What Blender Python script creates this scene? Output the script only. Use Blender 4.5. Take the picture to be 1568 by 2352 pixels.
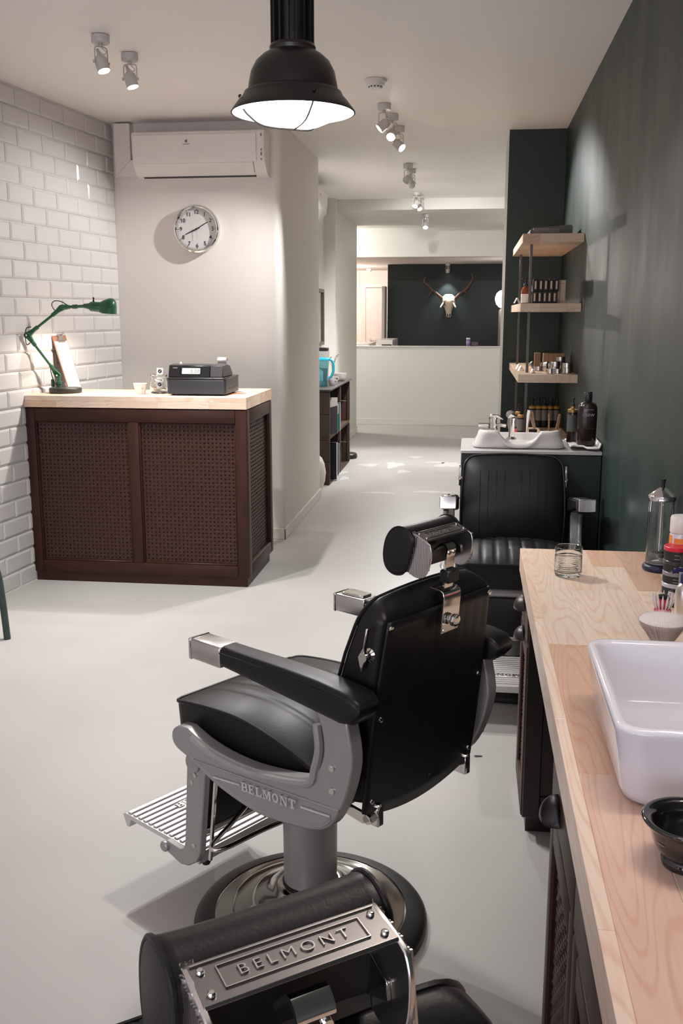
import bpy, bmesh, math, random
from mathutils import Vector, Matrix
PI = math.pi
random.seed(7)
for o in list(bpy.data.objects): bpy.data.objects.remove(o)
SC = bpy.context.scene
COL = SC.collection
def link(o): COL.objects.link(o); return o

# ------------------------------------------------------------------ camera
F_PX, PX_CX, PX_CY, EYE = 2240.0, 784.0, 1176.0, 1.52
PITCH = math.atan((1176 - 722) / F_PX)
YAW = math.radians(7.5)
cd = bpy.data.cameras.new('camera'); cam = link(bpy.data.objects.new('camera', cd))
cd.sensor_fit = 'VERTICAL'; cd.sensor_height = 36.0; cd.lens = F_PX / 2352 * 36.0
cd.clip_start = 0.05; cd.clip_end = 100
cam.location = (0, 0, EYE)
cam.rotation_euler = (PI / 2 - PITCH, 0, YAW)
SC.camera = cam
_f = Vector((-math.sin(YAW) * math.cos(PITCH), math.cos(YAW) * math.cos(PITCH), -math.sin(PITCH)))
_r = Vector((math.cos(YAW), math.sin(YAW), 0)); _u = _r.cross(_f)
def at(x, y, Y):            # point of the photograph at depth Y
    d = _f + _r * ((x - PX_CX) / F_PX) - _u * ((y - PX_CY) / F_PX)
    return Vector((0, 0, EYE)) + d * (Y / d.y)

# ------------------------------------------------------------------ world, big lights, exposure
W = bpy.data.worlds.new('world'); SC.world = W; W.use_nodes = True
W.node_tree.nodes['Background'].inputs[0].default_value = (0.10, 0.11, 0.16, 1)
W.node_tree.nodes['Background'].inputs[1].default_value = 0.5
SC.view_settings.view_transform = 'Standard'
SC.view_settings.look = 'None'
SC.view_settings.gamma = 1.0
SC.view_settings.use_curve_mapping = False
SC.view_settings.exposure = 1.0
def area(name, loc, target, sx, sy, power, col):
    l = bpy.data.lights.new(name, 'AREA'); l.shape = 'RECTANGLE'; l.size = sx; l.size_y = sy
    l.energy = power; l.color = col
    o = link(bpy.data.objects.new(name, l)); o.location = loc
    o.rotation_euler = (Vector(target) - Vector(loc)).to_track_quat('-Z', 'Y').to_euler(); return o
area('added_fill_light', (-1.0, -1.62, 1.25), (-1.0, 3, 3.1), 2.8, 1.4, 34, (0.92, 0.88, 1.0))  # unseen fill added behind the camera to brighten ceiling and near room
WARM = (1.0, 0.985, 0.985)
PENDANT_W = 43.0
SPOT_W = 80.0

# ------------------------------------------------------------------ materials
def lin(c):
    return tuple(((v / 255) / 12.92 if v / 255 <= .04045 else ((v / 255 + .055) / 1.055) ** 2.4) for v in c) + (1,)
MATS = {}
def mat(name, col, rough=.5, metal=0, spec=.5, noise=0, nscale=20, bump=0, bscale=60, coat=0, trans=0, ior=1.45, emit=None, estr=0, stretch=None, rvar=0):
    if name in MATS: return MATS[name]
    m = bpy.data.materials.new(name); m.use_nodes = True; nt = m.node_tree; n = nt.nodes; b = n['Principled BSDF']
    if max(col) > 1: col = lin(col)
    elif len(col) == 3: col = tuple(col) + (1,)
    b.inputs['Base Color'].default_value = col
    b.inputs['Roughness'].default_value = rough; b.inputs['Metallic'].default_value = metal
    b.inputs['Specular IOR Level'].default_value = spec
    b.inputs['Coat Weight'].default_value = coat; b.inputs['Coat Roughness'].default_value = .12
    b.inputs['Transmission Weight'].default_value = trans; b.inputs['IOR'].default_value = ior
    if emit:
        b.inputs['Emission Color'].default_value = lin(emit) if max(emit) > 1 else tuple(emit) + (1,)
        b.inputs['Emission Strength'].default_value = estr
    if noise or bump or rvar:
        tc = n.new('ShaderNodeTexCoord'); vec = tc.outputs['Object']
        if stretch:
            mp = n.new('ShaderNodeMapping'); nt.links.new(vec, mp.inputs[0]); mp.inputs['Scale'].default_value = stretch; vec = mp.outputs[0]
        if noise or rvar:
            t = n.new('ShaderNodeTexNoise'); t.inputs['Scale'].default_value = nscale; t.inputs['Detail'].default_value = 5
            nt.links.new(vec, t.inputs['Vector'])
        if noise:
            mx = n.new('ShaderNodeMix'); mx.data_type = 'RGBA'
            mx.inputs[6].default_value = tuple(max(0, c * (1 - noise)) for c in col[:3]) + (1,)
            mx.inputs[7].default_value = tuple(min(1, c * (1 + noise)) for c in col[:3]) + (1,)
            nt.links.new(t.outputs['Fac'], mx.inputs[0]); nt.links.new(mx.outputs[2], b.inputs['Base Color'])
        if rvar:
            mr = n.new('ShaderNodeMapRange'); mr.inputs[3].default_value = max(0, rough - rvar); mr.inputs[4].default_value = rough + rvar
            mr.inputs[1].default_value = .3; mr.inputs[2].default_value = .7
            nt.links.new(t.outputs['Fac'], mr.inputs[0]); nt.links.new(mr.outputs[0], b.inputs['Roughness'])
        if bump:
            t2 = n.new('ShaderNodeTexNoise'); t2.inputs['Scale'].default_value = bscale; t2.inputs['Detail'].default_value = 4
            nt.links.new(vec, t2.inputs['Vector'])
            bp = n.new('ShaderNodeBump'); bp.inputs['Strength'].default_value = bump; bp.inputs['Distance'].default_value = .004
            nt.links.new(t2.outputs['Fac'], bp.inputs['Height']); nt.links.new(bp.outputs[0], b.inputs['Normal'])
    MATS[name] = m; return m
def wood(name, rough=.45, axis='Y', gain=1.0, rings=1.0, coat=0.0):
    """solid timber: object colour sets the tone, grain runs along the given axis, each piece has its own offset"""
    if name in MATS: return MATS[name]
    m = bpy.data.materials.new(name); m.use_nodes = True; nt = m.node_tree; n = nt.nodes; b = n['Principled BSDF']; L = nt.links.new
    oi = n.new('ShaderNodeObjectInfo'); tc = n.new('ShaderNodeTexCoord')
    sc = {'X': (1.2, 9, 9), 'Y': (9, 1.2, 9), 'Z': (9, 9, 1.2)}[axis]
    ml = n.new('ShaderNodeVectorMath'); ml.operation = 'MULTIPLY'; L(tc.outputs['Object'], ml.inputs[0]); ml.inputs[1].default_value = sc
    off = n.new('ShaderNodeVectorMath'); off.operation = 'MULTIPLY'; L(oi.outputs['Random'], off.inputs[0]); off.inputs[1].default_value = (37, 23, 51)
    ad = n.new('ShaderNodeVectorMath'); ad.operation = 'ADD'; L(ml.outputs[0], ad.inputs[0]); L(off.outputs[0], ad.inputs[1])
    n1 = n.new('ShaderNodeTexNoise'); n1.inputs['Scale'].default_value = .9; n1.inputs['Detail'].default_value = 1.5; L(ad.outputs[0], n1.inputs['Vector'])
    mm = n.new('ShaderNodeMath'); mm.operation = 'MULTIPLY'; mm.inputs[1].default_value = 135 * rings; L(n1.outputs['Fac'], mm.inputs[0])
    si = n.new('ShaderNodeMath'); si.operation = 'SINE'; L(mm.outputs[0], si.inputs[0])
    pw = n.new('ShaderNodeMapRange'); pw.inputs[1].default_value = .35; pw.inputs[2].default_value = 1; pw.inputs[3].default_value = 0; pw.inputs[4].default_value = .28 * gain; L(si.outputs[0], pw.inputs[0])
    n2 = n.new('ShaderNodeTexNoise'); n2.inputs['Scale'].default_value = 14; n2.inputs['Detail'].default_value = 4; L(ad.outputs[0], n2.inputs['Vector'])
    p2 = n.new('ShaderNodeMapRange'); p2.inputs[1].default_value = .35; p2.inputs[2].default_value = .75; p2.inputs[3].default_value = 0; p2.inputs[4].default_value = .2 * gain; L(n2.outputs['Fac'], p2.inputs[0])
    sm = n.new('ShaderNodeMath'); sm.operation = 'ADD'; sm.use_clamp = True; L(pw.outputs[0], sm.inputs[0]); L(p2.outputs[0], sm.inputs[1])
    dk = n.new('ShaderNodeMix'); dk.data_type = 'RGBA'; dk.blend_type = 'MULTIPLY'; dk.inputs[0].default_value = 1
    L(oi.outputs['Color'], dk.inputs[6]); dk.inputs[7].default_value = (.72, .42, .27, 1)
    mx = n.new('ShaderNodeMix'); mx.data_type = 'RGBA'; L(sm.outputs[0], mx.inputs[0]); L(oi.outputs['Color'], mx.inputs[6]); L(dk.outputs[2], mx.inputs[7])
    L(mx.outputs[2], b.inputs['Base Color']); b.inputs['Roughness'].default_value = rough
    b.inputs['Coat Weight'].default_value = coat; b.inputs['Coat Roughness'].default_value = .2
    MATS[name] = m; return m
def glass(name, col=(1, 1, 1), rough=0.0, ior=1.45):
    if name in MATS: return MATS[name]
    m = bpy.data.materials.new(name); m.use_nodes = True; nt = m.node_tree; n = nt.nodes
    n.remove(n['Principled BSDF']); g = n.new('ShaderNodeBsdfGlass'); g.inputs['Color'].default_value = tuple(col) + (1,)
    g.inputs['Roughness'].default_value = rough; g.inputs['IOR'].default_value = ior
    nt.links.new(g.outputs[0], n['Material Output'].inputs[0]); MATS[name] = m; return m

M_WARM = mat('warm_white_paint', (.74, .70, .65), .55, noise=.02, nscale=3, bump=.05, bscale=140)
M_PALE = mat('pale_grey_paint', (.66, .64, .59), .55, noise=.02, nscale=3, bump=.05, bscale=140)
M_CEIL = mat('ceiling_paint', (.90, .845, .80), .5, noise=.015, nscale=2, bump=.04, bscale=120)
M_TILE = mat('white_glazed_tile', (.58, .56, .545), .12, spec=.5)
M_GROUT = mat('pale_grout', (.74, .72, .70), .6)
M_GREEN = mat('dark_green_paint', (.013, .026, .020), .48, spec=.5, noise=.10, nscale=6, bump=.02, bscale=3, stretch=(1, 1, .35), rvar=.05)
M_NIGHT = mat('black_green_paint', (.006, .014, .014), .5, noise=.1, nscale=4)
M_TRIM = mat('white_satin_trim', (.66, .61, .55), .35)
M_WHITE = mat('white_plastic', (.74, .70, .66), .28)
M_BACKW = mat('pinkish_white_paint', (.72, .64, .59), .55)
M_BLACK = mat('black_leather', (.0065, .0058, .0065), .40, spec=.38, bump=.06, bscale=260, rvar=.04, nscale=9)
M_BLACKP = mat('black_plastic', (.012, .012, .012), .35)
M_RUBBER = mat('black_rubber', (.014, .014, .013), .42)
M_CHROME = mat('chrome', (.72, .70, .67), .09, metal=1)
M_CHROMEB = mat('brushed_steel', (.60, .575, .56), .26, metal=1)
M_PLATE = mat('satin_nickel_plate', (.27, .255, .25), .30, metal=1)
M_BASE = mat('dark_chrome', (.34, .325, .30), .13, metal=1)
M_GREYM = mat('silver_grey_enamel', (.36, .345, .34), .40, spec=.5, metal=.45)
M_GREYL = mat('light_cast_aluminium', (.70, .68, .67), .38, metal=.6)
M_DARKW = mat('dark_stained_wood', (.042, .0155, .0095), .44, spec=.25, noise=.45, nscale=5, bump=.06, bscale=40, stretch=(1.5, 6, 6))
M_DARKWV = mat('dark_stained_wood_upright', (.042, .0155, .0095), .44, spec=.25, noise=.45, nscale=5, bump=.06, bscale=40, stretch=(6, 6, 1.2))
M_DARKC = mat('near_black_cabinet_wood', (.020, .011, .010), .35, noise=.3, nscale=5, stretch=(6, 6, 1))
M_WIRE = mat('brown_lacquered_wire', (.050, .020, .0125), .32, spec=.35)
M_BACKING = mat('dark_backing_board', (.016, .009, .007), .7)
M_LAMP = mat('black_lamp_enamel', (.012, .011, .010), .32, spec=.5)
M_LAMPG = mat('green_lamp_enamel', (.022, .105, .052), .28, spec=.5, noise=.12, nscale=14)
M_LAMPD = mat('dark_bronze_lamp_foot', (.030, .030, .022), .45, noise=.3, nscale=40)
M_SPOTW = mat('grey_white_fixture', (.56, .53, .51), .4)
M_STEEL = mat('dark_steel_rod', (.10, .085, .075), .4, metal=.8)
M_PORC = mat('white_porcelain', (.70, .695, .75), .07, spec=.6)
M_PORCG = mat('grey_white_porcelain', (.60, .56, .54), .08, spec=.6)
M_GLASS = glass('clear_glass', (.97, .98, .98))
M_BLUEGL = mat('clear_blue_plastic', (.30, .72, .80), .08, trans=.9, ior=1.3)
M_CLEARP = mat('clear_grey_plastic', (.62, .60, .58), .12, trans=.75, ior=1.25)
M_BLUE = mat('turquoise_plastic', (.02, .42, .58), .3)
M_NAVY = mat('navy_rubber', (.012, .016, .045), .4)
M_PAPER = mat('white_paper', (.80, .77, .74), .7)
M_RED = mat('red_plastic', (.62, .02, .045), .35)
M_ORANGE = mat('orange_label', (.80, .27, .04), .5)
M_PRINTW = mat('white_print', (.72, .70, .68), .6)
M_PRINTB = mat('black_print', (.02, .018, .016), .6)
M_PRINTR = mat('red_print', (.6, .04, .03), .6)
M_BONE = mat('bleached_bone', (.66, .56, .44), .6, noise=.15, nscale=30)
M_ANTLER = mat('brown_antler', (.12, .065, .045), .55, noise=.4, nscale=40)
M_CARD = mat('kraft_cardboard', (.36, .22, .125), .75, noise=.06, nscale=30)
M_CREAM = mat('cream_card', (.70, .53, .38), .6)
M_ALU = mat('spun_aluminium', (.62, .59, .56), .3, metal=1)
M_AMBER = mat('amber_glass', (.25, .06, .012), .1, spec=.6)
M_TEALM = mat('worn_dark_teal_steel', (.035, .055, .052), .45, noise=.4, nscale=30)
M_LILAC = mat('lilac_plastic', (.20, .13, .30), .4)
WOODW = wood('pale_pine', .34, 'Y', 1.0, coat=.12)
WOODX = wood('pale_pine_crosswise', .36, 'X', 1.0)
WOODC = wood('brown_crate_wood', .6, 'Y', 1.3)

# ------------------------------------------------------------------ mesh helpers
def tag(o, label, cat, group=None):
    o['label'] = label; o['category'] = cat
    if group: o['group'] = group
    return o
def thing(name, label, cat, loc=(0, 0, 0), rz=0, group=None):
    o = link(bpy.data.objects.new(name, None)); o.empty_display_size = .05
    o.location = loc; o.rotation_euler = (0, 0, rz); return tag(o, label, cat, group)
def mesh_of(bm, name, smooth=40):
    bmesh.ops.recalc_face_normals(bm, faces=bm.faces)
    me = bpy.data.meshes.new(name); bm.to_mesh(me); bm.free()
    if smooth:
        me.polygons.foreach_set('use_smooth', [True] * len(me.polygons))
        try: me.set_sharp_from_angle(angle=math.radians(smooth))
        except Exception: pass
    return me
def obj(name, bm, m, parent=None, loc=None, rot=None, smooth=40, label=None, color=None, kind=None, bevel=0, sub=0):
    me = bm if isinstance(bm, bpy.types.Mesh) else mesh_of(bm, name, smooth)
    if m and not me.materials: me.materials.append(m)
    o = link(bpy.data.objects.new(name, me))
    if parent: o.parent = parent
    if loc is not None: o.location = loc
    if rot is not None: o.rotation_euler = rot
    if label: o['label'] = label
    if color: o.color = tuple(color) + (1,)
    if kind: o['kind'] = kind
    if bevel:
        b = o.modifiers.new('b', 'BEVEL'); b.width = bevel; b.segments = 2; b.limit_method = 'ANGLE'; b.angle_limit = math.radians(35)
    if sub:
        s = o.modifiers.new('s', 'SUBSURF'); s.levels = sub; s.render_levels = sub
    return o
def struct(name, bm, m, parent=None, **k):
    o = obj(name, bm, m, parent, **k); o['kind'] = 'structure'; return o
def box(bm, x0, x1, y0, y1, z0, z1, bev=0, seg=1, mtx=None):
    vs = [bm.verts.new(p) for p in ((x0, y0, z0), (x1, y0, z0), (x1, y1, z0), (x0, y1, z0), (x0, y0, z1), (x1, y0, z1), (x1, y1, z1), (x0, y1, z1))]
    fs = [bm.faces.new([vs[i] for i in q]) for q in ((3, 2, 1, 0), (4, 5, 6, 7), (0, 1, 5, 4), (1, 2, 6, 5), (2, 3, 7, 6), (3, 0, 4, 7))]
    if bev:
        es = set(e for f in fs for e in f.edges)
        r = bmesh.ops.bevel(bm, geom=list(es), offset=bev, segments=seg, affect='EDGES', profile=.5)
        vs = list(set(v for f in r['faces'] for v in f.verts) | set(v for v in vs if v.is_valid))
    if mtx is not None: bmesh.ops.transform(bm, matrix=mtx, verts=vs)
    return bm
def B(x0, x1, y0, y1, z0, z1, bev=0, seg=1): return box(bmesh.new(), x0, x1, y0, y1, z0, z1, bev, seg)
def lathe(bm, prof, seg=32, mtx=None, cap=True):
    rings = []; new = []
    for r, z in prof:
        if r < 1e-6: v = bm.verts.new((0, 0, z)); rings.append([v]); new.append(v)
        else:
            ring = [bm.verts.new((r * math.cos(2 * PI * i / seg), r * math.sin(2 * PI * i / seg), z)) for i in range(seg)]; rings.append(ring); new += ring
    for a, b in zip(rings, rings[1:]):
        for i in range(seg):
            j = (i + 1) % seg
            if len(a) == 1 and len(b) == 1: continue
            if len(a) == 1: bm.faces.new((a[0], b[i], b[j]))
            elif len(b) == 1: bm.faces.new((a[i], a[j], b[0]))
            else: bm.faces.new((a[i], a[j], b[j], b[i]))
    if cap:
        for rg in (rings[0], rings[-1]):
            if len(rg) > 2: bm.faces.new(rg)
    if mtx is not None: bmesh.ops.transform(bm, matrix=mtx, verts=new)
    return bm
def LA(prof, seg=32, mtx=None, cap=True): return lathe(bmesh.new(), prof, seg, mtx, cap)
def aim(loc, d):            # matrix whose +Z looks along d, at loc
    return Matrix.Translation(Vector(loc)) @ Vector(d).to_track_quat('Z', 'Y').to_matrix().to_4x4()
def tube(bm, pts, r, seg=8, closed=False, radii=None):
    pts = [Vector(p) for p in pts]; n = len(pts); rings = []; up = None
    for i, p in enumerate(pts):
        if closed: t = pts[(i + 1) % n] - pts[i - 1]
        else: t = pts[min(i + 1, n - 1)] - pts[max(i - 1, 0)]
        t.normalize()
        if up is None: up = t.orthogonal().normalized()
        else: up = (up - t * up.dot(t)); up = up.normalized() if up.length > 1e-6 else t.orthogonal().normalized()
        w = t.cross(up); rr = radii[i] if radii else r
        rings.append([bm.verts.new(p + (up * math.cos(2 * PI * k / seg) + w * math.sin(2 * PI * k / seg)) * rr) for k in range(seg)])
    for i in range(n if closed else n - 1):
        a, b = rings[i], rings[(i + 1) % n]; sh = 0
        if closed and i == n - 1:
            sh = min(range(seg), key=lambda s: (a[0].co - b[s].co).length)
        for k in range(seg): bm.faces.new((a[k], a[(k + 1) % seg], b[(k + 1 + sh) % seg], b[(k + sh) % seg]))
    if not closed: bm.faces.new(rings[0]); bm.faces.new(rings[-1])
    return bm
def T(pts, r, seg=8, closed=False, radii=None): return tube(bmesh.new(), pts, r, seg, closed, radii)
def prism(bm, outline, fn, a, b, mtx=None):
    """closed outline (u,v) swept between depths a and b; fn(u,v,d) -> xyz"""
    A = [bm.verts.new(fn(u, v, a)) for u, v in outline]; Bv = [bm.verts.new(fn(u, v, b)) for u, v in outline]; n = len(outline)
    bm.faces.new(A); bm.faces.new(Bv[::-1])
    for i in range(n): bm.faces.new((A[i], A[(i + 1) % n], Bv[(i + 1) % n], Bv[i]))
    return bm
def PR(outline, fn, a, b): return prism(bmesh.new(), outline, fn, a, b)
def smooth_path(pts, n=6, closed=False):
    P = [Vector(p) for p in pts]; out = []; N = len(P)
    for i in range(N if closed else N - 1):
        g = (lambda k: P[k % N]) if closed else (lambda k: P[max(0, min(N - 1, k))])
        p0, p1, p2, p3 = g(i - 1), g(i), g(i + 1), g(i + 2)
        for j in range(n):
            t = j / n
            out.append(.5 * ((2 * p1) + (p2 - p0) * t + (2 * p0 - 5 * p1 + 4 * p2 - p3) * t * t + (3 * p1 - p0 - 3 * p2 + p3) * t ** 3))
    if not closed: out.append(P[-1])
    return out
def rrect(w, h, r, n=5):
    o = []
    for cx, cy, a0 in ((w - r, h - r, 0), (-w + r, h - r, PI / 2), (-w + r, -h + r, PI), (w - r, -h + r, 3 * PI / 2)):
        for i in range(n + 1): a = a0 + PI / 2 * i / n; o.append((cx + r * math.cos(a), cy + r * math.sin(a)))
    return o
def loft(bm, secs, cap=True, closed=True):
    R = [[bm.verts.new(p) for p in s] for s in secs]; n = len(R[0])
    for a, b in zip(R, R[1:]):
        for i in range(n if closed else n - 1): bm.faces.new((a[i], a[(i + 1) % n], b[(i + 1) % n], b[i]))
    if cap: bm.faces.new(R[0]); bm.faces.new(R[-1][::-1])
    return bm
def pad(fn_top, fn_bot, nu, nv):
    """closed cushion: top and bottom grids over u,v in [-1,1] joined by a skirt; returns mesh and rim points"""
    bm = bmesh.new(); g = lambda f: [[bm.verts.new(f(-1 + 2 * i / nu, -1 + 2 * j / nv)) for j in range(nv + 1)] for i in range(nu + 1)]
    Tg, Bg = g(fn_top), g(fn_bot)
    for G in (Tg, Bg):
        for i in range(nu):
            for j in range(nv): bm.faces.new((G[i][j], G[i + 1][j], G[i + 1][j + 1], G[i][j + 1]))
    rim = [(i, 0) for i in range(nu)] + [(nu, j) for j in range(nv)] + [(i, nv) for i in range(nu, 0, -1)] + [(0, j) for j in range(nv, 0, -1)]
    for k in range(len(rim)):
        (a, b), (c, d) = rim[k], rim[(k + 1) % len(rim)]
        bm.faces.new((Tg[a][b], Tg[c][d], Bg[c][d], Bg[a][b]))
    return bm, [Tg[a][b].co.copy() for a, b in rim]
def sq(u, v, k=.16):        # rounds the corners of the unit square
    return u * math.sqrt(1 - k * v * v), v * math.sqrt(1 - k * u * u)
def dup(root, loc, rz, label, group=None, skip=()):
    r = root.copy(); link(r); r.location = loc; r.rotation_euler = (0, 0, rz); r['label'] = label
    if group: r['group'] = group
    for ch in list(root.children):
        if ch.name.split('.')[0] in skip: continue
        c = ch.copy(); link(c); c.parent = r
        for g in list(ch.children):
            d = g.copy(); link(d); d.parent = c
    return r

# ------------------------------------------------------------------ lettering (built once)
WORDS = {'BELMONT': (1.4, -.012), 'CREW': (1.05, .012), 'AMERICAN': (1.2, .01), 'MATT': (1.1, .02), 'UPP': (1, .03), '0.00': (1.05, .0), 'CASIO': (1.1, .02),
         'Field Day': (1, .0), 'BARBERS': (1.1, .0), 'FINEST': (1.1, .0)}
WORDS.update({str(i): (.95, .012) for i in range(1, 13)})
TXT = {}
_tmp = []
for s, (sp, off) in WORDS.items():
    cu = bpy.data.curves.new('t', 'FONT'); cu.body = s; cu.align_x = 'CENTER'; cu.align_y = 'CENTER'; cu.space_character = sp
    cu.size = 1; cu.extrude = .05; cu.offset = off; cu.resolution_u = 4
    o = link(bpy.data.objects.new('t', cu)); _tmp.append((s, o))
bpy.context.view_layer.update(); _dg = bpy.context.evaluated_depsgraph_get()
for s, o in _tmp: TXT[s] = bpy.data.meshes.new_from_object(o.evaluated_get(_dg))
for s, o in _tmp: bpy.data.objects.remove(o)
def lettering(s, m, parent, loc, xdir, ydir, size, depth=None, name='lettering', label=None, wrap=None):
    """flat word at loc, reading along xdir with its top towards ydir; depth = thickness in metres"""
    me = TXT[s].copy(); X = Vector(xdir).normalized(); Y = Vector(ydir); Y = (Y - X * Y.dot(X)).normalized(); Z = X.cross(Y)
    k = (depth / .1 if depth else size * .02)
    me.transform(Matrix(((X.x * size, Y.x * size, Z.x * k, loc[0]), (X.y * size, Y.y * size, Z.y * k, loc[1]), (X.z * size, Y.z * size, Z.z * k, loc[2]), (0, 0, 0, 1))))
    if wrap:                # wrap round a vertical cylinder of radius wrap about the parent's axis, loc on its surface
        for v in me.vertices:
            a0 = math.atan2(loc[1], loc[0]); d = (v.co - Vector(loc)); s_ = d.dot(X); h = d.dot(Z) + .0004
            a = a0 + s_ / wrap; v.co = Vector(((wrap + h) * math.cos(a), (wrap + h) * math.sin(a), v.co.z))
    me.materials.clear(); me.materials.append(m)
    o = link(bpy.data.objects.new(name, me)); o.parent = parent
    if label: o['label'] = label
    return o
def slab_word(word, fn, h, d):
    """slab-serif capitals from bars; fn(x,y,depth) -> xyz, letters of height h, centred"""
    t = .26; s = .13; cells = {
        'B': (.95, [(0, .7, 0, s), (0, .7, 1 - s, 1), (.1, .1 + t, 0, 1), (.3, .8, .44, .56), (.62, .62 + t, .56, .93), (.66, .66 + t, .07, .46)], []),
        'E': (.95, [(0, .85, 0, s), (0, .85, 1 - s, 1), (.1, .1 + t, 0, 1), (.3, .62, .44, .56), (.72, .85, 0, .3), (.72, .85, .7, 1), (.54, .66, .34, .66)], []),
        'L': (.95, [(0, .46, 1 - s, 1), (.1, .1 + t, 0, 1), (0, .88, 0, s), (.75, .88, 0, .34)], []),
        'M': (1.25, [(0, .36, 0, s), (.8, 1.2, 0, s), (0, .3, 1 - s, 1), (.9, 1.2, 1 - s, 1), (.1, .22, 0, 1), (.88, .88 + t, 0, 1)], [((.1, 1), (.36, 1), (.68, .05), (.52, .05)), ((.52, .05), (.66, .05), (.95, 1), (.84, 1))]),
        'N': (1.1, [(0, .36, 0, s), (.0, .3, 1 - s, 1), (.72, 1.06, 1 - s, 1), (.1, .22, 0, 1), (.84, .96, 0, 1)], [((.1, 1), (.4, 1), (.96, 0), (.72, 0))]),
        'T': (1.0, [(0, .95, 1 - s, 1), (0, .13, .68, 1), (.82, .95, .68, 1), (.35, .35 + t, 0, 1), (.22, .74, 0, s)], [])}
    bm = bmesh.new(); tot = sum(cells[c][0] if c != 'O' else 1.0 for c in word) + .12 * (len(word) - 1); x = -tot / 2
    for c in word:
        if c == 'O':
            N = 14; ri = [((.45 + .24 * math.cos(2 * PI * i / N)), .5 + .34 * math.sin(2 * PI * i / N)) for i in range(N)]
            ro = [((.45 + .45 * math.cos(2 * PI * i / N)), .5 + .5 * math.sin(2 * PI * i / N)) for i in range(N)]
            for i in range(N):
                j = (i + 1) % N; prism(bm, [((x + u) * h, (v - .5) * h) for u, v in (ri[i], ro[i], ro[j], ri[j])], fn, 0, d)
            x += 1.0 + .12; continue
        w, bars, polys = cells[c]
        for a, b, c0, c1 in bars: prism(bm, [((x + a) * h, (c0 - .5) * h), ((x + b) * h, (c0 - .5) * h), ((x + b) * h, (c1 - .5) * h), ((x + a) * h, (c1 - .5) * h)], fn, 0, d)
        for p in polys: prism(bm, [((x + u) * h, (v - .5) * h) for u, v in p], fn, 0, d)
        x += w + .12
    return bm

# ================================================================== the room
FLOOR = struct('floor', B(-4.2, 1.4, -1.8, 20.4, -.05, 0), mat('poured_grey_floor', (.42, .405, .38), .46, noise=.09, nscale=1.6, bump=.05, bscale=3.0, rvar=.05, spec=.38))
struct('ceiling', B(-4.2, 1.0, -1.8, 10.85, 2.73, 2.85), M_CEIL)
struct('ceiling_back', B(-3.6, 1.2, 13.8, 20.4, 2.35, 2.47), M_BACKW)
struct('ceiling_passage', B(-3.6, 1.2, 12.7, 13.66, 2.665, 2.80), M_PALE)
struct('trim_1', B(-3.6, 1.2, 10.85, 12.7, 2.615, 2.85), M_PALE)            # boxed beam
struct('wall_bulkhead', B(-3.6, 1.2, 13.66, 13.80, 2.285, 2.85), M_PALE)
struct('wall_right', B(.592, .75, -1.8, 13.66, 0, 2.86), M_GREEN)
# pale worn patches trodden into the floor coat
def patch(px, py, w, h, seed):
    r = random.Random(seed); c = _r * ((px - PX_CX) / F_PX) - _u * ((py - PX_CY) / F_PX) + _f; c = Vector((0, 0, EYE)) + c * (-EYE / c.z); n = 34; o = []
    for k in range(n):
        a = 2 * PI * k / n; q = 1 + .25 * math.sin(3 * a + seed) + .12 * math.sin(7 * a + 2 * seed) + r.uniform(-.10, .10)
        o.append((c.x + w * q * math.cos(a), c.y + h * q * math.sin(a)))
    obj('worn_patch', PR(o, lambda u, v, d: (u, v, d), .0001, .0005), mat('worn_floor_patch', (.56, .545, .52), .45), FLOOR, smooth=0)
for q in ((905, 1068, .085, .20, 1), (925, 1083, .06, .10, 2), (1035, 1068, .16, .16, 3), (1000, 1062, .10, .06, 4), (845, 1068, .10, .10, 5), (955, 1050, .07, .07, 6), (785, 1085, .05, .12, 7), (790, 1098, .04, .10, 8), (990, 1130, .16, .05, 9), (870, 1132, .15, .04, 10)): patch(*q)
# column: green front face, pale side
cl = struct('wall_column', B(.217, .592, 7.0, 7.75, 0, 2.735), M_PALE)
struct('wall_column_front', B(.215, .592, 6.985, 7.0, 0, 2.732), M_GREEN)
struct('wall_passage_right', B(.56, .592, 7.75, 13.66, 0, 2.7), M_PALE)
# left alcove wall and the block behind it, its free corner rounded
def block_corner(x0, x1, y0, y1, z0, z1, r):
    o = [(x0, y0)] + [(x1 - r + r * math.sin(a), y0 + r - r * math.cos(a)) for a in [PI / 2 * i / 8 for i in range(9)]] + [(x1, y1), (x0, y1)]
    return PR(o, lambda u, v, d: (u, v, d), z0, z1)
struct('wall_alcove', block_corner(-3.3, -1.245, 6.455, 8.05, 0, 2.735, .05), M_WARM)
struct('wall_recess', B(-1.75, -1.6, 8.05, 10.7, 0, 2.735), M_PALE)
struct('wall_pier', B(-1.9, -1.475, 10.7, 12.69, 0, 2.73), M_PALE)
struct('wall_half', B(-3.6, .60, 13.66, 13.80, 0, 1.078), M_PALE)
struct('trim_2', B(-3.6, .60, 13.645, 13.815, 1.078, 1.09), M_PALE, bevel=.004)
struct('wall_passage_left', B(-3.6, -3.45, 12.69, 13.66, 0, 2.7), M_PALE)
struct('wall_passage_end', B(-3.6, -1.9, 12.55, 12.69, 0, 2.7), M_PALE)
# back room
struct('wall_dark', B(-1.445, .62, 17.0, 17.12, 0, 2.36), M_NIGHT)
struct('wall_back_right', B(.62, .75, 13.8, 20.3, 0, 2.4), M_NIGHT)
struct('wall_back_left', B(-3.5, -3.35, 13.8, 19.3, 0, 2.4), M_BACKW)
struct('wall_back_end', B(-3.5, .7, 19.3, 19.42, 0, 2.4), M_BACKW)
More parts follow.
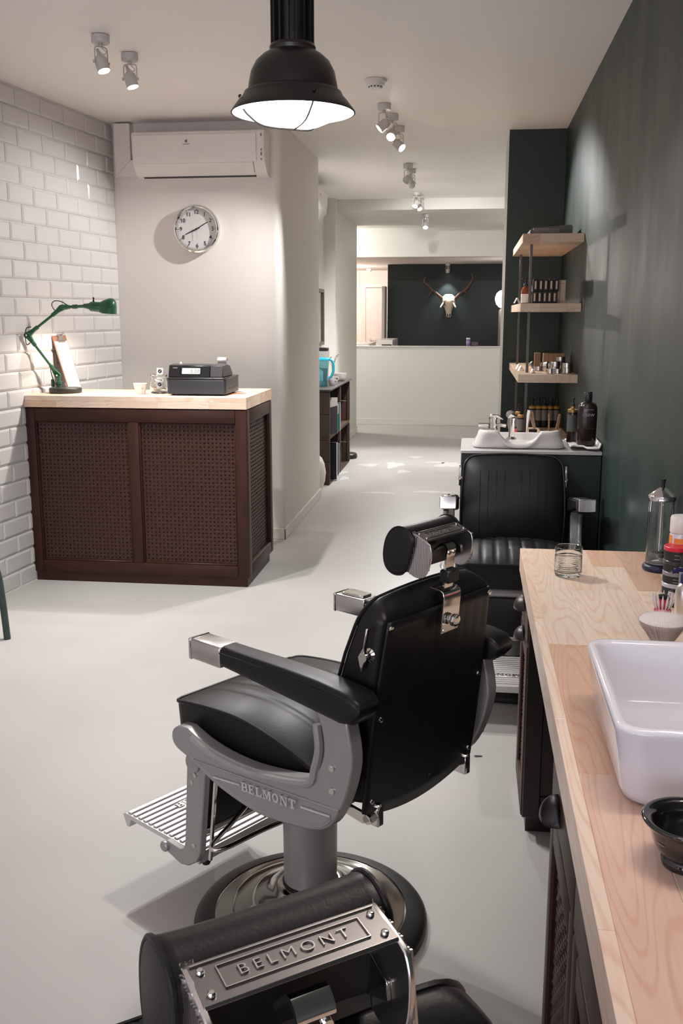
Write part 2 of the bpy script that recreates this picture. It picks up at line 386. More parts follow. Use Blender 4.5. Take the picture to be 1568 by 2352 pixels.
# street side, behind the camera, with its shop window
fr = bmesh.new()
box(fr, -4.2, -2.5, -1.8, -1.68, 0, 2.85); box(fr, .5, .9, -1.8, -1.68, 0, 2.85); box(fr, -2.5, .5, -1.8, -1.68, 0, .45); box(fr, -2.5, .5, -1.8, -1.68, 2.5, 2.85)
struct('wall_front', fr, M_WARM)
# baseboards
bb = bmesh.new(); box(bb, -2.40, -1.234, 6.442, 6.456, 0, .075, .003); struct('baseboard_alcove', bb, M_TRIM)
bb = bmesh.new(); box(bb, -1.246, -1.232, 6.442, 8.06, 0, .075, .003); struct('baseboard_corridor', bb, M_TRIM)
bb = bmesh.new(); box(bb, -1.476, -1.463, 10.69, 12.70, 0, .09, .003); box(bb, -1.6, -1.477, 10.687, 10.70, 0, .09, .003); struct('baseboard_pier', bb, M_TRIM)
bb = bmesh.new(); box(bb, -3.45, .56, 13.645, 13.66, 0, .085, .003); struct('baseboard_half', bb, M_PALE)
bb = bmesh.new(); box(bb, .203, .217, 7.0, 7.75, 0, .08, .003); struct('baseboard_column', bb, M_TRIM)

# ---- tiled left wall: every tile a piece
LW_O, LW_A = (-2.50, 5.17, 0), math.atan2(1.285, .14)
wl = struct('wall_left', B(-7.6, 1.32, 0, .12, 0, 2.86), M_GROUT, loc=LW_O, rot=(0, 0, LW_A))
def LW(s, d, z):            # s along the wall, d off it into the room
    c, n = math.cos(LW_A), math.sin(LW_A); return Vector((LW_O[0] + s * c + d * n, LW_O[1] + s * n - d * c, z))
def tile_bm(w, bm=None, x=0, z=0):
    bm = bm or bmesh.new(); h = .0972; e = min(.0125, w * .4)
    def ring(i, y): return [bm.verts.new(p) for p in ((x + i, y, z + i), (x + w - i, y, z + i), (x + w - i, y, z + h - i), (x + i, y, z + h - i))]
    R = [ring(0, .002), ring(0, -.0035), ring(.001, -.0045), ring(e, -.0105)]
    for a, b in zip(R, R[1:]):
        for i in range(4): bm.faces.new((a[i], a[(i + 1) % 4], b[(i + 1) % 4], b[i]))
    bm.faces.new(R[-1]); return bm
TW, TH = .2575, .1007; _tm = {}
def tile_me(w):
    k = round(w, 3)
    if k not in _tm: _tm[k] = mesh_of(tile_bm(k), 'tile', 0); _tm[k].materials.append(M_TILE)
    return _tm[k]
far = bmesh.new()
for row in range(27):
    s = (.024 if row % 2 else .152) + .0015 * (row - 14) / 14; s -= TW * 3
    while s < 1.285:
        w = min(TW - .003, 1.29 - s)
        if w > .02: obj('tile', tile_me(w), None, wl, loc=(s, 0, row * TH + .002 + .0005 * ((row * 7) % 3 - 1)))
        s += TW
    s = (.024 if row % 2 else .152) - TW * 4
    while s > -2.6: tile_bm(TW - .003, far, s, row * TH + .002); s -= TW
obj('tile_field', far, M_TILE, wl, kind='stuff', smooth=0)
struct('trim_3', B(-7.5, 1.30, -.012, -.002, 0, .006), M_WHITE, loc=LW_O, rot=(0, 0, LW_A))

# ---- doors at the far end
dr = struct('door_1', B(-2.06, -1.42, 19.262, 19.30, .005, 2.02, .003), mat('door_paint', (.66, .60, .56), .4))
fm = bmesh.new(); box(fm, -2.15, -2.06, 19.25, 19.30, 0, 2.1); box(fm, -1.42, -1.33, 19.25, 19.30, 0, 2.1); box(fm, -2.06, -1.42, 19.25, 19.30, 2.03, 2.1)
obj('door_frame', fm, M_TRIM, dr, bevel=.004)
hd = bmesh.new(); lathe(hd, [(.025, 0), (.025, .008)], 16, aim((-1.955, 19.262, 1.03), (0, -1, 0))); tube(hd, smooth_path([(-1.955, 19.26, 1.03), (-1.955, 19.21, 1.03), (-1.93, 19.205, 1.03), (-1.80, 19.205, 1.03)], 4), .01)
obj('door_handle', hd, M_CHROMEB, dr)
ow = struct('door_2', B(-1.505, -1.455, 16.55, 16.99, 0, 1.98, .004), M_TRIM)
obj('latch_plate', B(-1.475, -1.46, 16.543, 16.55, .98, 1.1, .002), M_CHROMEB, ow)

# ================================================================== light fittings
def point(name, parent, loc, power, r=.05, col=WARM):
    l = bpy.data.lights.new(name, 'POINT'); l.energy = power; l.shadow_soft_size = r; l.color = col
    o = link(bpy.data.objects.new(name, l)); o.parent = parent; o.location = loc; return o
def spotl(name, parent, loc, d, power, ang, blend=.6, r=.02, col=WARM):
    l = bpy.data.lights.new(name, 'SPOT'); l.energy = power; l.spot_size = math.radians(ang); l.spot_blend = blend; l.shadow_soft_size = r; l.color = col
    o = link(bpy.data.objects.new(name, l)); o.parent = parent; o.location = loc; o.rotation_euler = Vector(d).to_track_quat('-Z', 'Y').to_euler(); return o
M_BULB = mat('lit_bulb', (1, 1, 1), .5, emit=(1.0, .9, .8), estr=14)
M_GLOBE = mat('lit_glass', (1, 1, 1), .5, emit=(1.0, .92, .86), estr=5.5)
M_SHADEIN = mat('white_enamel_inside', (.85, .82, .79), .4)
def pendant(loc, label, power):
    t = thing('pendant_lamp', label, 'lamp', loc, .35, 'black factory pendant lamps'); k_ = .948; t.scale = (k_, k_, k_); top = (2.73 - loc[2]) / k_
    R = .212
    sh = [(.082, .192), (.10, .182), (.125, .16), (.142, .128), (.150, .09), (.153, .070), (.165, .063), (.168, .056), (.172, .048), (.186, .034), (.2, .016), (R, 0), (R, -.003)]
    obj('shade', LA(sh, 56, cap=False), M_LAMP, t)
    obj('shade_lining', LA([(r - .004, z - .003) for r, z in sh[:-1]], 56, cap=False), M_SHADEIN, t)
    obj('neck', LA([(.074, .188), (.079, .205), (.074, .215)], 32), M_LAMP, t)
    # finned gear housing
    bm = bmesh.new(); lathe(bm, [(.058, .212), (.058, .56), (.05, .572), (0, .572)], 32)
    obj('gear_housing', bm, M_LAMP, t)
    fin = mesh_of(B(.056, .074, -.0035, .0035, .206, .565), 'cooling_fin', 0); fin.materials.append(M_LAMP)
    for k in range(16): obj('cooling_fin', fin, None, t, rot=(0, 0, 2 * PI * k / 16))
    obj('hanging_rod', T([(0, 0, .57), (0, 0, top - .002)], .012, 10), M_LAMP, t)
    obj('ceiling_cup', LA([(.05, top - .04), (.055, top)], 24), M_LAMP, t)
    dome = [(.150, .012), (.146, -.008), (.128, -.026), (.095, -.040), (.05, -.048), (0, -.050)]
    obj('glass_dome', LA(dome, 40, cap=False), M_GLOBE, t)
    for k in range(3):
        a = k * 2 * PI / 3 + .75; pts = [(.172 * math.cos(a), .172 * math.sin(a), .014), (.150 * math.cos(a), .150 * math.sin(a), -.010), (.10 * math.cos(a), .10 * math.sin(a), -.042), (.004, 0, -.0545)]
        obj('guard_wire', T(smooth_path(pts, 5), .0034, 6), M_LAMP, t)
    for k in range(4):
        a = k * PI / 2 + .2; obj('screw', LA([(.006, 0), (.006, .004), (.003, .007), (0, .007)], 10, aim((.188 * math.cos(a), .188 * math.sin(a), .036), (math.cos(a), math.sin(a), .7))), M_LAMP, t)
    spotl('pendant_light', t, (0, 0, -.058), (0, 0, -1), power, 146, .6, .10)
    return t
PZ = 2.160
pendant((-.592, 3.3, PZ), 'black factory pendant lamp with lit glass dome over the barber chairs', PENDANT_W)
ml = thing('added_wall_lamp', 'long wall lamp added above the sink to brighten the worktop, out of the picture', 'lamp', (.588, 1.35, 2.02))  # unseen lamp, added to brighten worktop and sink
obj('back_plate', B(-.02, 0, -.5, .5, -.03, .03, .003), M_CHROMEB, ml)
obj('bracket', B(-.09, -.02, -.02, .02, -.012, .012, .002), M_CHROMEB, ml)
obj('light_tube', LA([(.018, -.48), (.02, -.47), (.02, .47), (.018, .48)], 20, aim((-.105, 0, 0), (0, 1, 0))), mat('lit_tube', (1, 1, 1), emit=(1, .92, .86), estr=9), ml)
al = bpy.data.lights.new('added_wall_lamp_light', 'AREA'); al.shape = 'RECTANGLE'; al.size = .9; al.size_y = .05; al.energy = 4.5; al.color = (1, .88, .80)
ao = link(bpy.data.objects.new('added_wall_lamp_light', al)); ao.parent = ml; ao.location = (-.14, 0, -.03); ao.rotation_euler = (0, .45, PI / 2)
ao.rotation_euler = Vector((-.45, 0, -1)).to_track_quat('-Z', 'X').to_euler()

def ceiling_spot(loc, d, label, power=SPOT_W, ang=70, zc=2.73, yoke_rot=0, drop=.115, col=WARM, grp='adjustable ceiling spots', bulb=None):
    t = thing('ceiling_spotlight', label, 'spotlight', (loc[0], loc[1], zc), 0, grp)
    obj('canopy', LA([(.037, -.001), (.040, -.003), (.040, -.032), (.037, -.036), (0, -.036)], 28), M_SPOTW, t)
    obj('swivel', LA([(.010, -.034), (.010, -.05)], 12), M_CHROMEB, t)
    c, s = math.cos(yoke_rot), math.sin(yoke_rot); w = .0315
    yk = smooth_path([(w * c, w * s, -drop), (w * c, w * s, -.066), (w * .8 * c, w * .8 * s, -.052), (0, 0, -.049), (-w * .8 * c, -w * .8 * s, -.052), (-w * c, -w * s, -.066), (-w * c, -w * s, -drop)], 4)
    obj('yoke', T(yk, .0032, 6), M_SPOTW, t)
    D = Vector(d).normalized(); mt = aim((0, 0, -drop), D)
    hd = lathe(bmesh.new(), [(0, -.062), (.007, -.062), (.008, -.036), (.012, -.034), (.027, -.018), (.0285, -.012), (.0285, .038), (.0265, .039), (.0265, .030)], 28, mt, cap=False)
    obj('lamp_head', hd, M_SPOTW, t)
    obj('bulb_face', lathe(bmesh.new(), [(.0262, .031), (.018, .0335), (0, .035)], 24, mt, cap=False), bulb or M_BULB, t)
    obj('cable', T(smooth_path([(0, 0, -.05), (.012, .004, -.062), (.022, .006, -.072), (.010, 0, -.080), tuple(Vector((0, 0, -drop)) + D * -.06)], 4), .0025, 6), M_SPOTW, t)
    for sg in (-1, 1): obj('knob', LA([(.007, 0), (.007, .006), (0, .008)], 10, aim((sg * (w + .002) * c, sg * (w + .002) * s, -drop), (sg * c, sg * s, 0))), M_SPOTW, t)
    spotl('spot_beam', t, tuple(Vector((0, 0, -drop)) + D * .042), D, power, ang, .55, .022, col)
    return t
ceiling_spot((-1.662, 4.462), (.32, -.12, -.94), 'left one of the two lit ceiling spots nearest the tiled wall', power=SPOT_W * .85, ang=98, yoke_rot=.9)
ceiling_spot((-1.639, 4.775), (.30, -.06, -.95), 'right one of the two lit ceiling spots nearest the tiled wall', power=SPOT_W * .85, ang=98)
ceiling_spot((-.545, 6.056), (-.72, -.18, -.62), 'first spot behind the smoke alarm, its lit head tilted to the left', power=SPOT_W * .95, ang=84)
ceiling_spot((-.524, 6.366), (-.10, -.72, -.60), 'middle spot of the three behind the smoke alarm, glaring at the camera', power=SPOT_W * .45, ang=80)
ceiling_spot((-.513, 6.768), (.66, -.42, -.62), 'third spot behind the smoke alarm, its lit head tilted to the right', ang=80)
ceiling_spot((-.555, 8.400), (-.62, .38, -.68), 'grey spot in the middle of the corridor turned away to the left', power=SPOT_W * 1.2, ang=85)
ceiling_spot((-.548, 8.696), (.16, .84, -.52), 'grey spot in the middle of the corridor turned away to the right', power=SPOT_W * 1.2, ang=85)
ceiling_spot((-.591, 10.262), (-.30, -.50, -.80), 'lit spot left in the pair before the boxed beam', power=SPOT_W * .45, ang=80)
ceiling_spot((-.579, 10.521), (.30, -.46, -.82), 'lit spot right in the pair before the boxed beam', power=SPOT_W * .45, ang=80)
ceiling_spot((-.547, 11.35), (.0, -.60, -.80), 'starry bright spot under the boxed beam pointing at the camera', power=SPOT_W * 1.3, ang=85, zc=2.615)
ceiling_spot((-.43, 16.84), (.0, .12, -.99), 'small spot above the antlered skull on the dark wall', power=24, ang=76, zc=2.35)
pl = thing('added_ceiling_light', 'unseen round ceiling light added round the corner to brighten the passage', 'lamp', (-2.5, 13.15, 2.66))  # unseen lamp, added to light the passage from the left
obj('diffuser', LA([(.11, 0), (.11, -.03), (.09, -.045), (0, -.05)], 24), M_GLOBE, pl); point('added_passage_light', pl, (0, 0, -.13), 42, .06)
pl = thing('added_ceiling_light', 'unseen round ceiling light added to brighten the back room', 'lamp', (-2.4, 17.6, 2.345))  # unseen lamp, added to brighten the back room
obj('diffuser', LA([(.11, 0), (.11, -.03), (.09, -.045), (0, -.05)], 24), M_GLOBE, pl); point('added_back_room_light', pl, (0, 0, -.13), 60, .06, (1, .88, .8))
# smoke alarms
def smoke(loc, label):
    t = thing('smoke_alarm', label, 'smoke alarm', loc)
    obj('base', LA([(.058, 0), (.06, -.004), (.058, -.016), (.05, -.018)], 32), M_WHITE, t)
    obj('cover', LA([(.05, -.016), (.048, -.03), (.036, -.034), (.034, -.042), (.03, -.046), (0, -.047)], 32), M_WHITE, t)
    vb = bmesh.new()
    for k in range(12): a = k * PI / 6; box(vb, .0345, .0365, -.004, .004, -.041, -.035, mtx=Matrix.Rotation(a, 4, 'Z'))
    obj('vents', vb, M_BLACKP, t)
smoke((-.538, 5.45, 2.729), 'round white smoke alarm on the ceiling right of the pendant lamp')
smoke(tuple(at(848, 624, 18.6)[:2]) + (2.349,), 'small round alarm on the back room ceiling above the door')

# ================================================================== reception counter
PINE = [(.74, .56, .40), (.70, .50, .34), (.78, .62, .46), (.66, .44, .28), (.76, .58, .42)]
PINE_L = [(.80, .66, .52), (.76, .60, .45), (.72, .53, .38), (.82, .69, .55)]
def staves(parent, axis, x0, x1, y0, y1, z0, z1, widths, lens, tones, m, seed, bev=.0009, fixed={}):
    """a glued board: finger-jointed staves side by side, each its own piece"""
    rnd = random.Random(seed); p = 0; row = 0; lim = (y1 - y0) if axis == 'X' else (x1 - x0); L = (x1 - x0) if axis == 'X' else (y1 - y0)
    while p < lim - 1e-4:
        w = min(widths[row % len(widths)], lim - p)
        if lim - p - w < .012: w = lim - p
        q = 0; ls = lens(row, rnd)
        while q < L - 1e-4:
            fx = fixed.get(row, []); l = next(ls) if not fx else fx[0][0]; l = l if L - q - l > .06 else L - q
            d = .0004 * rnd.random(); col = fx.pop(0)[1] if fx else rnd.choice(tones); k = rnd.uniform(.93, 1.05); col = tuple(min(1, c * k) for c in col)
            b = (x0 + q, x0 + q + l, y0 + p, y0 + p + w) if axis == 'X' else (x0 + p, x0 + p + w, y0 + q, y0 + q + l)
            cx, cy, cz = (b[0] + b[1]) / 2, (b[2] + b[3]) / 2, (z0 + z1) / 2
            obj('stave', B(b[0] - cx + .0001, b[1] - cx - .0001, b[2] - cy + .0001, b[3] - cy - .0001, z0 - cz, z1 - cz - d, bev), m, parent, loc=(cx, cy, cz), color=col, smooth=0)
            q += l
        p += w; row += 1
def rl(a, b):
    def g(row, rnd):
        yield rnd.uniform(.3, 1) * b
        while True: yield rnd.uniform(a, b)
    return g
ct = thing('reception_counter', 'dark-stained wooden reception counter with woven wire panels against the tiled wall', 'counter', (0, 0, 0))
CX0, CX1, CY0, CY1, CT = -2.492, -1.213, 5.222, 5.905, 1.009
obj('plinth', B(CX0 + .012, CX1 - .012, CY0 + .010, CY1 - .06, .0, .075), M_DARKW, ct, bevel=.002)
cb = bmesh.new(); box(cb, CX0 + .03, CX1 - .03, CY0 + .035, CY0 + .045, .075, CT); box(cb, CX1 - .045, CX1 - .035, CY0 + .035, CY1 - .02, .075, CT)
box(cb, CX0 + .03, CX0 + .045, CY0 + .045, CY1 - .2, .075, CT)
obj('backing_board', cb, M_BACKING, ct)
def frame_members(parent, rects, mh, mv, y0, y1, name='frame_rail', axis='Y'):
    for (a0, a1, b0, b1) in rects:
        mm = mv if (b1 - b0) > (a1 - a0) else mh; nm = 'frame_stile' if mm is mv else 'frame_rail'
        bm = B(a0, a1, y0, y1, b0, b1, .005, 2) if axis == 'Y' else B(y0, y1, a0, a1, b0, b1, .005, 2)
        obj(nm, bm, mm, parent)
Zb, Zt = .055, 1.004
frame_members(ct, [(CX0, CX0 + .058, Zb, Zt), (-1.889, -1.829, Zb + .066, Zt - .073), (CX1 - .064, CX1, Zb, Zt), (CX0 + .058, CX1 - .064, Zb, Zb + .068), (CX0 + .058, CX1 - .064, Zt - .075, Zt)], M_DARKW, M_DARKWV, CY0, CY0 + .035)
frame_members(ct, [(CY0 + .004, CY0 + .075, Zb, Zt), (CY1 - .065, CY1, Zb, Zt), (CY0 + .075, CY1 - .065, Zb, Zb + .07), (CY0 + .075, CY1 - .065, Zt - .075, Zt)], M_DARKW, M_DARKWV, CX1 - .035, CX1 + .001, axis='X')
def weave(a0, a1, z0, z1, fn, p=.0222, r=.0080):
    bm = bmesh.new(); na = int((a1 - a0) / p); nz = int((z1 - z0) / p); pa = (a1 - a0) / na; pz = (z1 - z0) / nz
    def flat(path, along_z):       # flat woven strip with four corners
        prev = None
        for q in path:
            a, z, d = q; w = r
            ring = [bm.verts.new(fn(a - w, z, d)), bm.verts.new(fn(a, z, d + .0028)), bm.verts.new(fn(a + w, z, d))] if along_z else [bm.verts.new(fn(a, z - w, d)), bm.verts.new(fn(a, z, d + .0028)), bm.verts.new(fn(a, z + w, d))]
            if prev:
                for k in range(2): bm.faces.new((prev[k], prev[k + 1], ring[k + 1], ring[k]))
            prev = ring
    for i in range(na):
        a = a0 + (i + .5) * pa; flat([(a, z0 + j * pz, .0 + .0024 * (-1) ** (i + j)) for j in range(nz + 1)], True)
    for j in range(nz):
        z = z0 + (j + .5) * pz; flat([(a0 + i * pa, z, .0 - .0024 * (-1) ** (i + j)) for i in range(na + 1)], False)
    return bm
for a0, a1 in ((CX0 + .058, -1.889), (-1.829, CX1 - .064)):
    obj('wire_mesh', weave(a0, a1, Zb + .068, Zt - .075, lambda a, z, d: (a, CY0 + .027 - d, z)), M_WIRE, ct, kind='stuff', smooth=180)
obj('wire_mesh', weave(CY0 + .075, CY1 - .065, Zb + .07, Zt - .075, lambda a, z, d: (CX1 - .027 + d, a, z)), M_WIRE, ct, kind='stuff', smooth=180)
bd = bmesh.new()
for a0, a1 in ((CX0 + .058, -1.889), (-1.829, CX1 - .064)):
    for b in ((a0, a0 + .008, Zb + .068, Zt - .075), (a1 - .008, a1, Zb + .068, Zt - .075), (a0 + .008, a1 - .008, Zb + .068, Zb + .076), (a0 + .008, a1 - .008, Zt - .083, Zt - .075)): box(bd, b[0], b[1], CY0 + .006, CY0 + .03, b[2], b[3], .003)
obj('panel_bead', bd, M_DARKW, ct)
tp = thing('counter_top', 'thick pale pine top of the reception counter', 'worktop', (0, 0, 0))
staves(tp, 'X', CX0 - .004, CX1 + .002, CY0 - .002, 5.72, CT, 1.046, [.043, .06, .055], rl(.18, .42), PINE_L, WOODX, 3)
staves(tp, 'X', CX0 - .004, CX1 + .002, CY0 - .002, 5.72, 1.0462, 1.074, [.05, .05, .06], rl(.2, .7), PINE_L, WOODX, 5)
staves(tp, 'Y', -1.42, CX1 + .002, 5.7202, CY1 + .004, CT, 1.074, [.045, .05], rl(.19, .4), PINE_L, WOODW, 6)

# ---- green desk lamp
lb = at(149, 896, 5.43); LBX = lb.x + .004
dl = thing('desk_lamp', 'green jointed desk lamp with round dark foot, lit over the reception counter', 'lamp', (LBX, 5.43, 1.074))
D_ = Vector((LBX, 5.43, 1.074)); rel = lambda x, y, Y: at(x, y, Y) - D_
obj('foot', LA([(.090, 0), (.0925, .004), (.0925, .024), (.088, .030), (.03, .033), (0, .033)], 40), M_LAMPD, dl)
piv = rel(133, 862, 5.43); elb = rel(63, 770, 5.24); shd = rel(143, 706, 5.38); hd0 = rel(196, 703, 5.42); tipp = rel(268, 712, 5.45)
obj('clamp_post', LA([(.013, .03), (.013, .048), (.017, .05), (.017, .066), (.010, .068), (.010, piv.z)], 16, Matrix.Translation((piv.x + .004, piv.y, 0))), M_LAMPG, dl)
obj('wing_screw', LA([(.009, 0), (.010, .04), (.006, .045), (0, .045)], 12, Matrix.Translation((piv.x - .034, piv.y, .033))), M_LAMPG, dl)
def arm(a, b, name):
    d = (b - a); bm = bmesh.new(); n = d.normalized(); side = n.cross(Vector((0, 1, 0))).normalized()
    tube(bm, [a + n * .055, b - n * .05], .0075, 10); tube(bm, [a + n * .04, a + n * .075], .012, 10); tube(bm, [b - n * .075, b - n * .04], .012, 10)
    for p in (a, b):
        q = n if p is a else -n
        o = [(.0, .017), (-.012, .012), (-.017, 0), (-.012, -.012), (0, -.017), (.05, -.008), (.05, .008)]
        prism(bm, o, lambda u, v, dd: p + q * u + side * v + Vector((0, dd, 0)), -.010, .010)
        lathe(bm, [(.009, -.014), (.009, .014)], 14, aim(p, (0, 1, 0)))
    obj(name, bm, M_LAMPG, dl)
arm(piv, elb, 'lower_arm'); arm(elb, shd, 'upper_arm')
for p in (piv, elb): obj('pivot_screw', LA([(.006, 0), (.006, .004), (0, .005)], 12, aim(p + Vector((0, -.012, 0)), (0, -1, 0))), M_CHROME, dl)
n = (hd0 - shd).normalized(); bm = bmesh.new()
tube(bm, [shd, shd + n * .03, shd + n * .05, hd0 - n * .05, hd0], .01, 10, radii=[.017, .013, .008, .008, .010]); tube(bm, [shd + n * .055, shd + n * .085], .0125, 10)
obj('swivel_arm', bm, M_LAMPG, dl)
# head: socket and half-round shade open downwards
ax = Vector((tipp.x - hd0.x, tipp.y - hd0.y, -.012)); ln = ax.length; ax.normalize(); sd = ax.cross(Vector((0, 0, 1))).normalized(); upv = sd.cross(ax).normalized()
bm = bmesh.new(); tube(bm, [hd0 - ax * .01, hd0 + ax * .02, hd0 + ax * .03, hd0 + ax * .095, hd0 + ax * .10], .026, 18, radii=[.012, .018, .027, .029, .026]); obj('lamp_socket', bm, M_LAMPG, dl)
secs = []; secs_i = []
for t_ in [0, .08, .2, .35, .5, .65, .78, .88, .95, 1.0]:
    p = hd0 + ax * (.085 + (ln - .085) * t_); h = .030 + .024 * math.sin(min(1, t_ * 1.45) * PI / 2) ; w = .030 + .022 * math.sin(min(1, t_ * 1.6) * PI / 2)
    if t_ > .7: q = math.sqrt(max(0.0, 1 - ((t_ - .7) / .3) ** 2)); h *= .18 + .82 * q; w *= .2 + .8 * q
    bt = -.034 if t_ > .1 else -.03
    ring = []
    for k in range(15):
        a = PI * k / 14; ring.append(p + sd * (w * math.cos(a)) + upv * (bt + (h - bt) * math.sin(a) ** .75))
    secs.append(ring); secs_i.append([p + (v - p) * .95 for v in ring])
obj('shade', loft(bmesh.new(), secs, cap=True, closed=False), M_LAMPG, dl)
obj('shade_lining', loft(bmesh.new(), secs_i, cap=False, closed=False), M_SHADEIN, dl)
bulb_c = hd0 + ax * (.085 + (ln - .085) * .55) + upv * -.012
obj('bulb', lathe(bmesh.new(), [(0, -.024), (.016, -.019), (.022, 0), (.016, .019), (.010, .05), (.010, .06)], 16, aim(bulb_c, -ax)), mat('desk_bulb', (1, 1, 1), emit=(1, .9, .8), estr=12), dl)
spotl('desk_beam', dl, bulb_c + upv * -.024, (-.10, -.02, -1), 12, 152, .35, .022, (1, .90, .80))
obj('switch', LA([(.006, 0), (.006, .006), (.004, .008), (.004, .014), (.006, .02), (.003, .026), (0, .026)], 12, aim(hd0 + ax * .045 + upv * .027, upv)), M_BLACKP, dl)
cz = lambda pts: T(smooth_path(pts, 6), .0027, 6)
obj('cord', cz([shd + Vector((-.03, -.012, -.03)), shd + Vector((-.055, -.014, .01)), shd + Vector((-.04, -.014, .035)), shd + Vector((.0, -.014, .032)), shd + Vector((.035, -.01, .012))]), M_BLACKP, dl)
obj('cord', cz([elb + Vector((.03, -.012, .045)), elb + Vector((.005, -.016, .038)), elb + Vector((-.006, -.016, .0)), elb + Vector((.0, -.016, -.05)), elb + Vector((.02, -.014, -.04))]), M_BLACKP, dl)
obj('cord', cz([piv + Vector((-.035, -.012, .07)), piv + Vector((-.035, -.014, .02)), piv + Vector((-.02, -.012, -.035)), piv + Vector((.0, -.005, -.062))]), M_BLACKP, dl)

# ---- clipboard leaning on the tiled wall
cbp = at(152, 889, 5.62); tl_ = at(117, 775, 5.62)
cw, ch_ = .19, .345
cl = thing('clipboard', 'brown clipboard with a printed price list leaning on the tiled wall behind the lamp', 'clipboard')
foot = LW(.46, .105, 1.0745); topp = LW(.46, .012, 1.400)
yv = (topp - foot).normalized(); xv = LW(1, 0, 0) - LW(0, 0, 0); xv.normalize(); zv = xv.cross(yv)
cl.matrix_world = Matrix(((xv.x, yv.x, zv.x, foot.x), (xv.y, yv.y, zv.y, foot.y), (xv.z, yv.z, zv.z, foot.z), (0, 0, 0, 1)))
fl = 1 if (Matrix(cl.matrix_world).to_3x3() @ Vector((0, 0, 1))).dot(Vector((1, -.1, 0))) > 0 else -1
obj('board', B(-.080, .080, .0, .335, -.004, 0, .0012), mat('hardboard', (.30, .14, .075), .5), cl)
obj('sheet', B(-.070, .073, .004, .300, .0002 if fl > 0 else -.0052, .0012 if fl > 0 else -.0042), M_PAPER, cl)
tx = bmesh.new(); rr_ = random.Random(4)
for k in range(24):
    y = .27 - k * .0105
    if k % 6 == 5: continue
    L_ = rr_.uniform(.05, .10); box(tx, -.060, -.060 + L_ * .8, y, y + .0035, .0012, .0015); box(tx, .045, .060, y, y + .0035, .0012, .0015)
obj('price_list_print', tx, mat('faint_print', (.50, .48, .47), .7), cl, smooth=0)
bm = bmesh.new(); prism(bm, [(-.042, 0), (.042, 0), (.042, .012), (.02, .026), (.02, .05), (-.02, .05), (-.02, .026), (-.042, .012)], lambda u, v, d: (u, .292 + v, d), .0013, .008)
tube(bm, [(-.02, .335, .008), (-.012, .342, .03), (.012, .342, .03), (.02, .335, .008)], .003, 6); tube(bm, [(-.04, .305, .006), (.04, .305, .006)], .006, 8)
obj('clip', bm, M_CHROMEB, cl)

# ---- cash register
rg = thing('cash_register', 'black cash register showing 0.00 on the right end of the reception counter', 'cash register', (-1.5, 5.48, 1.074))
def R_(x, y, Y): return at(x, y, Y) - Vector((-1.5, 5.48, 1.074))
RX0, RX1, RY0, RY1 = -.186, .152, -.165, .15
dr_ = bmesh.new(); o = rrect(.169, .158, .016, 4); oc = ((RX0 + RX1) / 2, (RY0 + RY1) / 2)
prism(dr_, [(u + oc[0], v + oc[1]) for u, v in o], lambda u, v, d: (u, v, d), .008, .088); obj('cash_drawer', dr_, mat('charcoal_plastic', (.035, .037, .043), .42), rg, bevel=.004)
obj('drawer_lid', PR([(u * 1.012 + oc[0], v * 1.012 + oc[1]) for u, v in o], lambda u, v, d: (u, v, d), .088, .101), M_BLACKP, rg, bevel=.004)
for sx in (RX0 + .03, RX1 - .03):
    for sy in (RY0 + .03, RY1 - .03): obj('rubber_foot', LA([(.010, 0), (.012, .009)], 12, Matrix.Translation((sx, sy, 0))), M_RUBBER, rg)
def hous(x0, x1, mt, name):
    prof = [(-.160, .101), (-.138, .168), (-.05, .172), (.02, .160), (.07, .118), (.07, .101)]
    return obj(name, PR(prof, lambda u, v, d: (d, u, v), x0, x1), mt, rg, bevel=.005)
hous(-.178, .060, mat('black_gloss_plastic', (.014, .014, .015), .25), 'display_housing'); hous(.0605, .135, mat('grey_black_plastic', (.045, .042, .042), .4), 'printer_cover')
fx = Vector((0, .022, .067)).normalized(); fn_ = Vector((0, -.067, .022)).normalized()
def face(u, v, d): return Vector((u, -.160, .101)) + fx * v + fn_ * d
obj('display_window', PR(rrect(.062, .0205, .004, 3), lambda u, v, d: face(u - .052, v + .036, d), .0005, .002), mat('dark_window', (.01, .01, .011), .15), rg)
lcd = obj('display', PR(rrect(.052, .0165, .003, 3), lambda u, v, d: face(u - .047, v + .036, d), .002, .003), mat('pale_green_lcd', (.55, .60, .48), .4, emit=(.75, .82, .66), estr=.35), rg)
lettering('0.00', mat('lcd_digits', (.08, .09, .075), .6), lcd, face(-.024, .034, .0033), (1, 0, 0), fx, .030, .0004, 'digits')
lettering('CASIO', mat('silver_print', (.5, .5, .5), .4), rg, face(-.140, .054, .0012), (1, 0, 0), fx, .0085, .0004, 'maker_badge')
slot = smooth_path([(0, .010, .172), (0, -.004, .192), (0, .012, .206), (0, .04, .200), (0, .052, .185)], 4)
bm = bmesh.new(); pv = None
for p in slot:
    a, b = bm.verts.new((.070, p.y - .02, p.z)), bm.verts.new((.122, p.y - .02, p.z))
    if pv: bm.faces.new((pv[0], pv[1], b, a))
    pv = (a, b)
ro = obj('receipt', bm, M_PAPER, rg); sm_ = ro.modifiers.new('s', 'SOLIDIFY'); sm_.thickness = .0006
obj('key', LA([(.006, .172), (.006, .178), (.003, .184), (0, .184)], 12, Matrix.Translation((-.125, -.08, 0))), M_WHITE, rg)
obj('journal_slot', B(.1515, .1545, -.09, .11, .035, .040), M_BLACKP, rg)
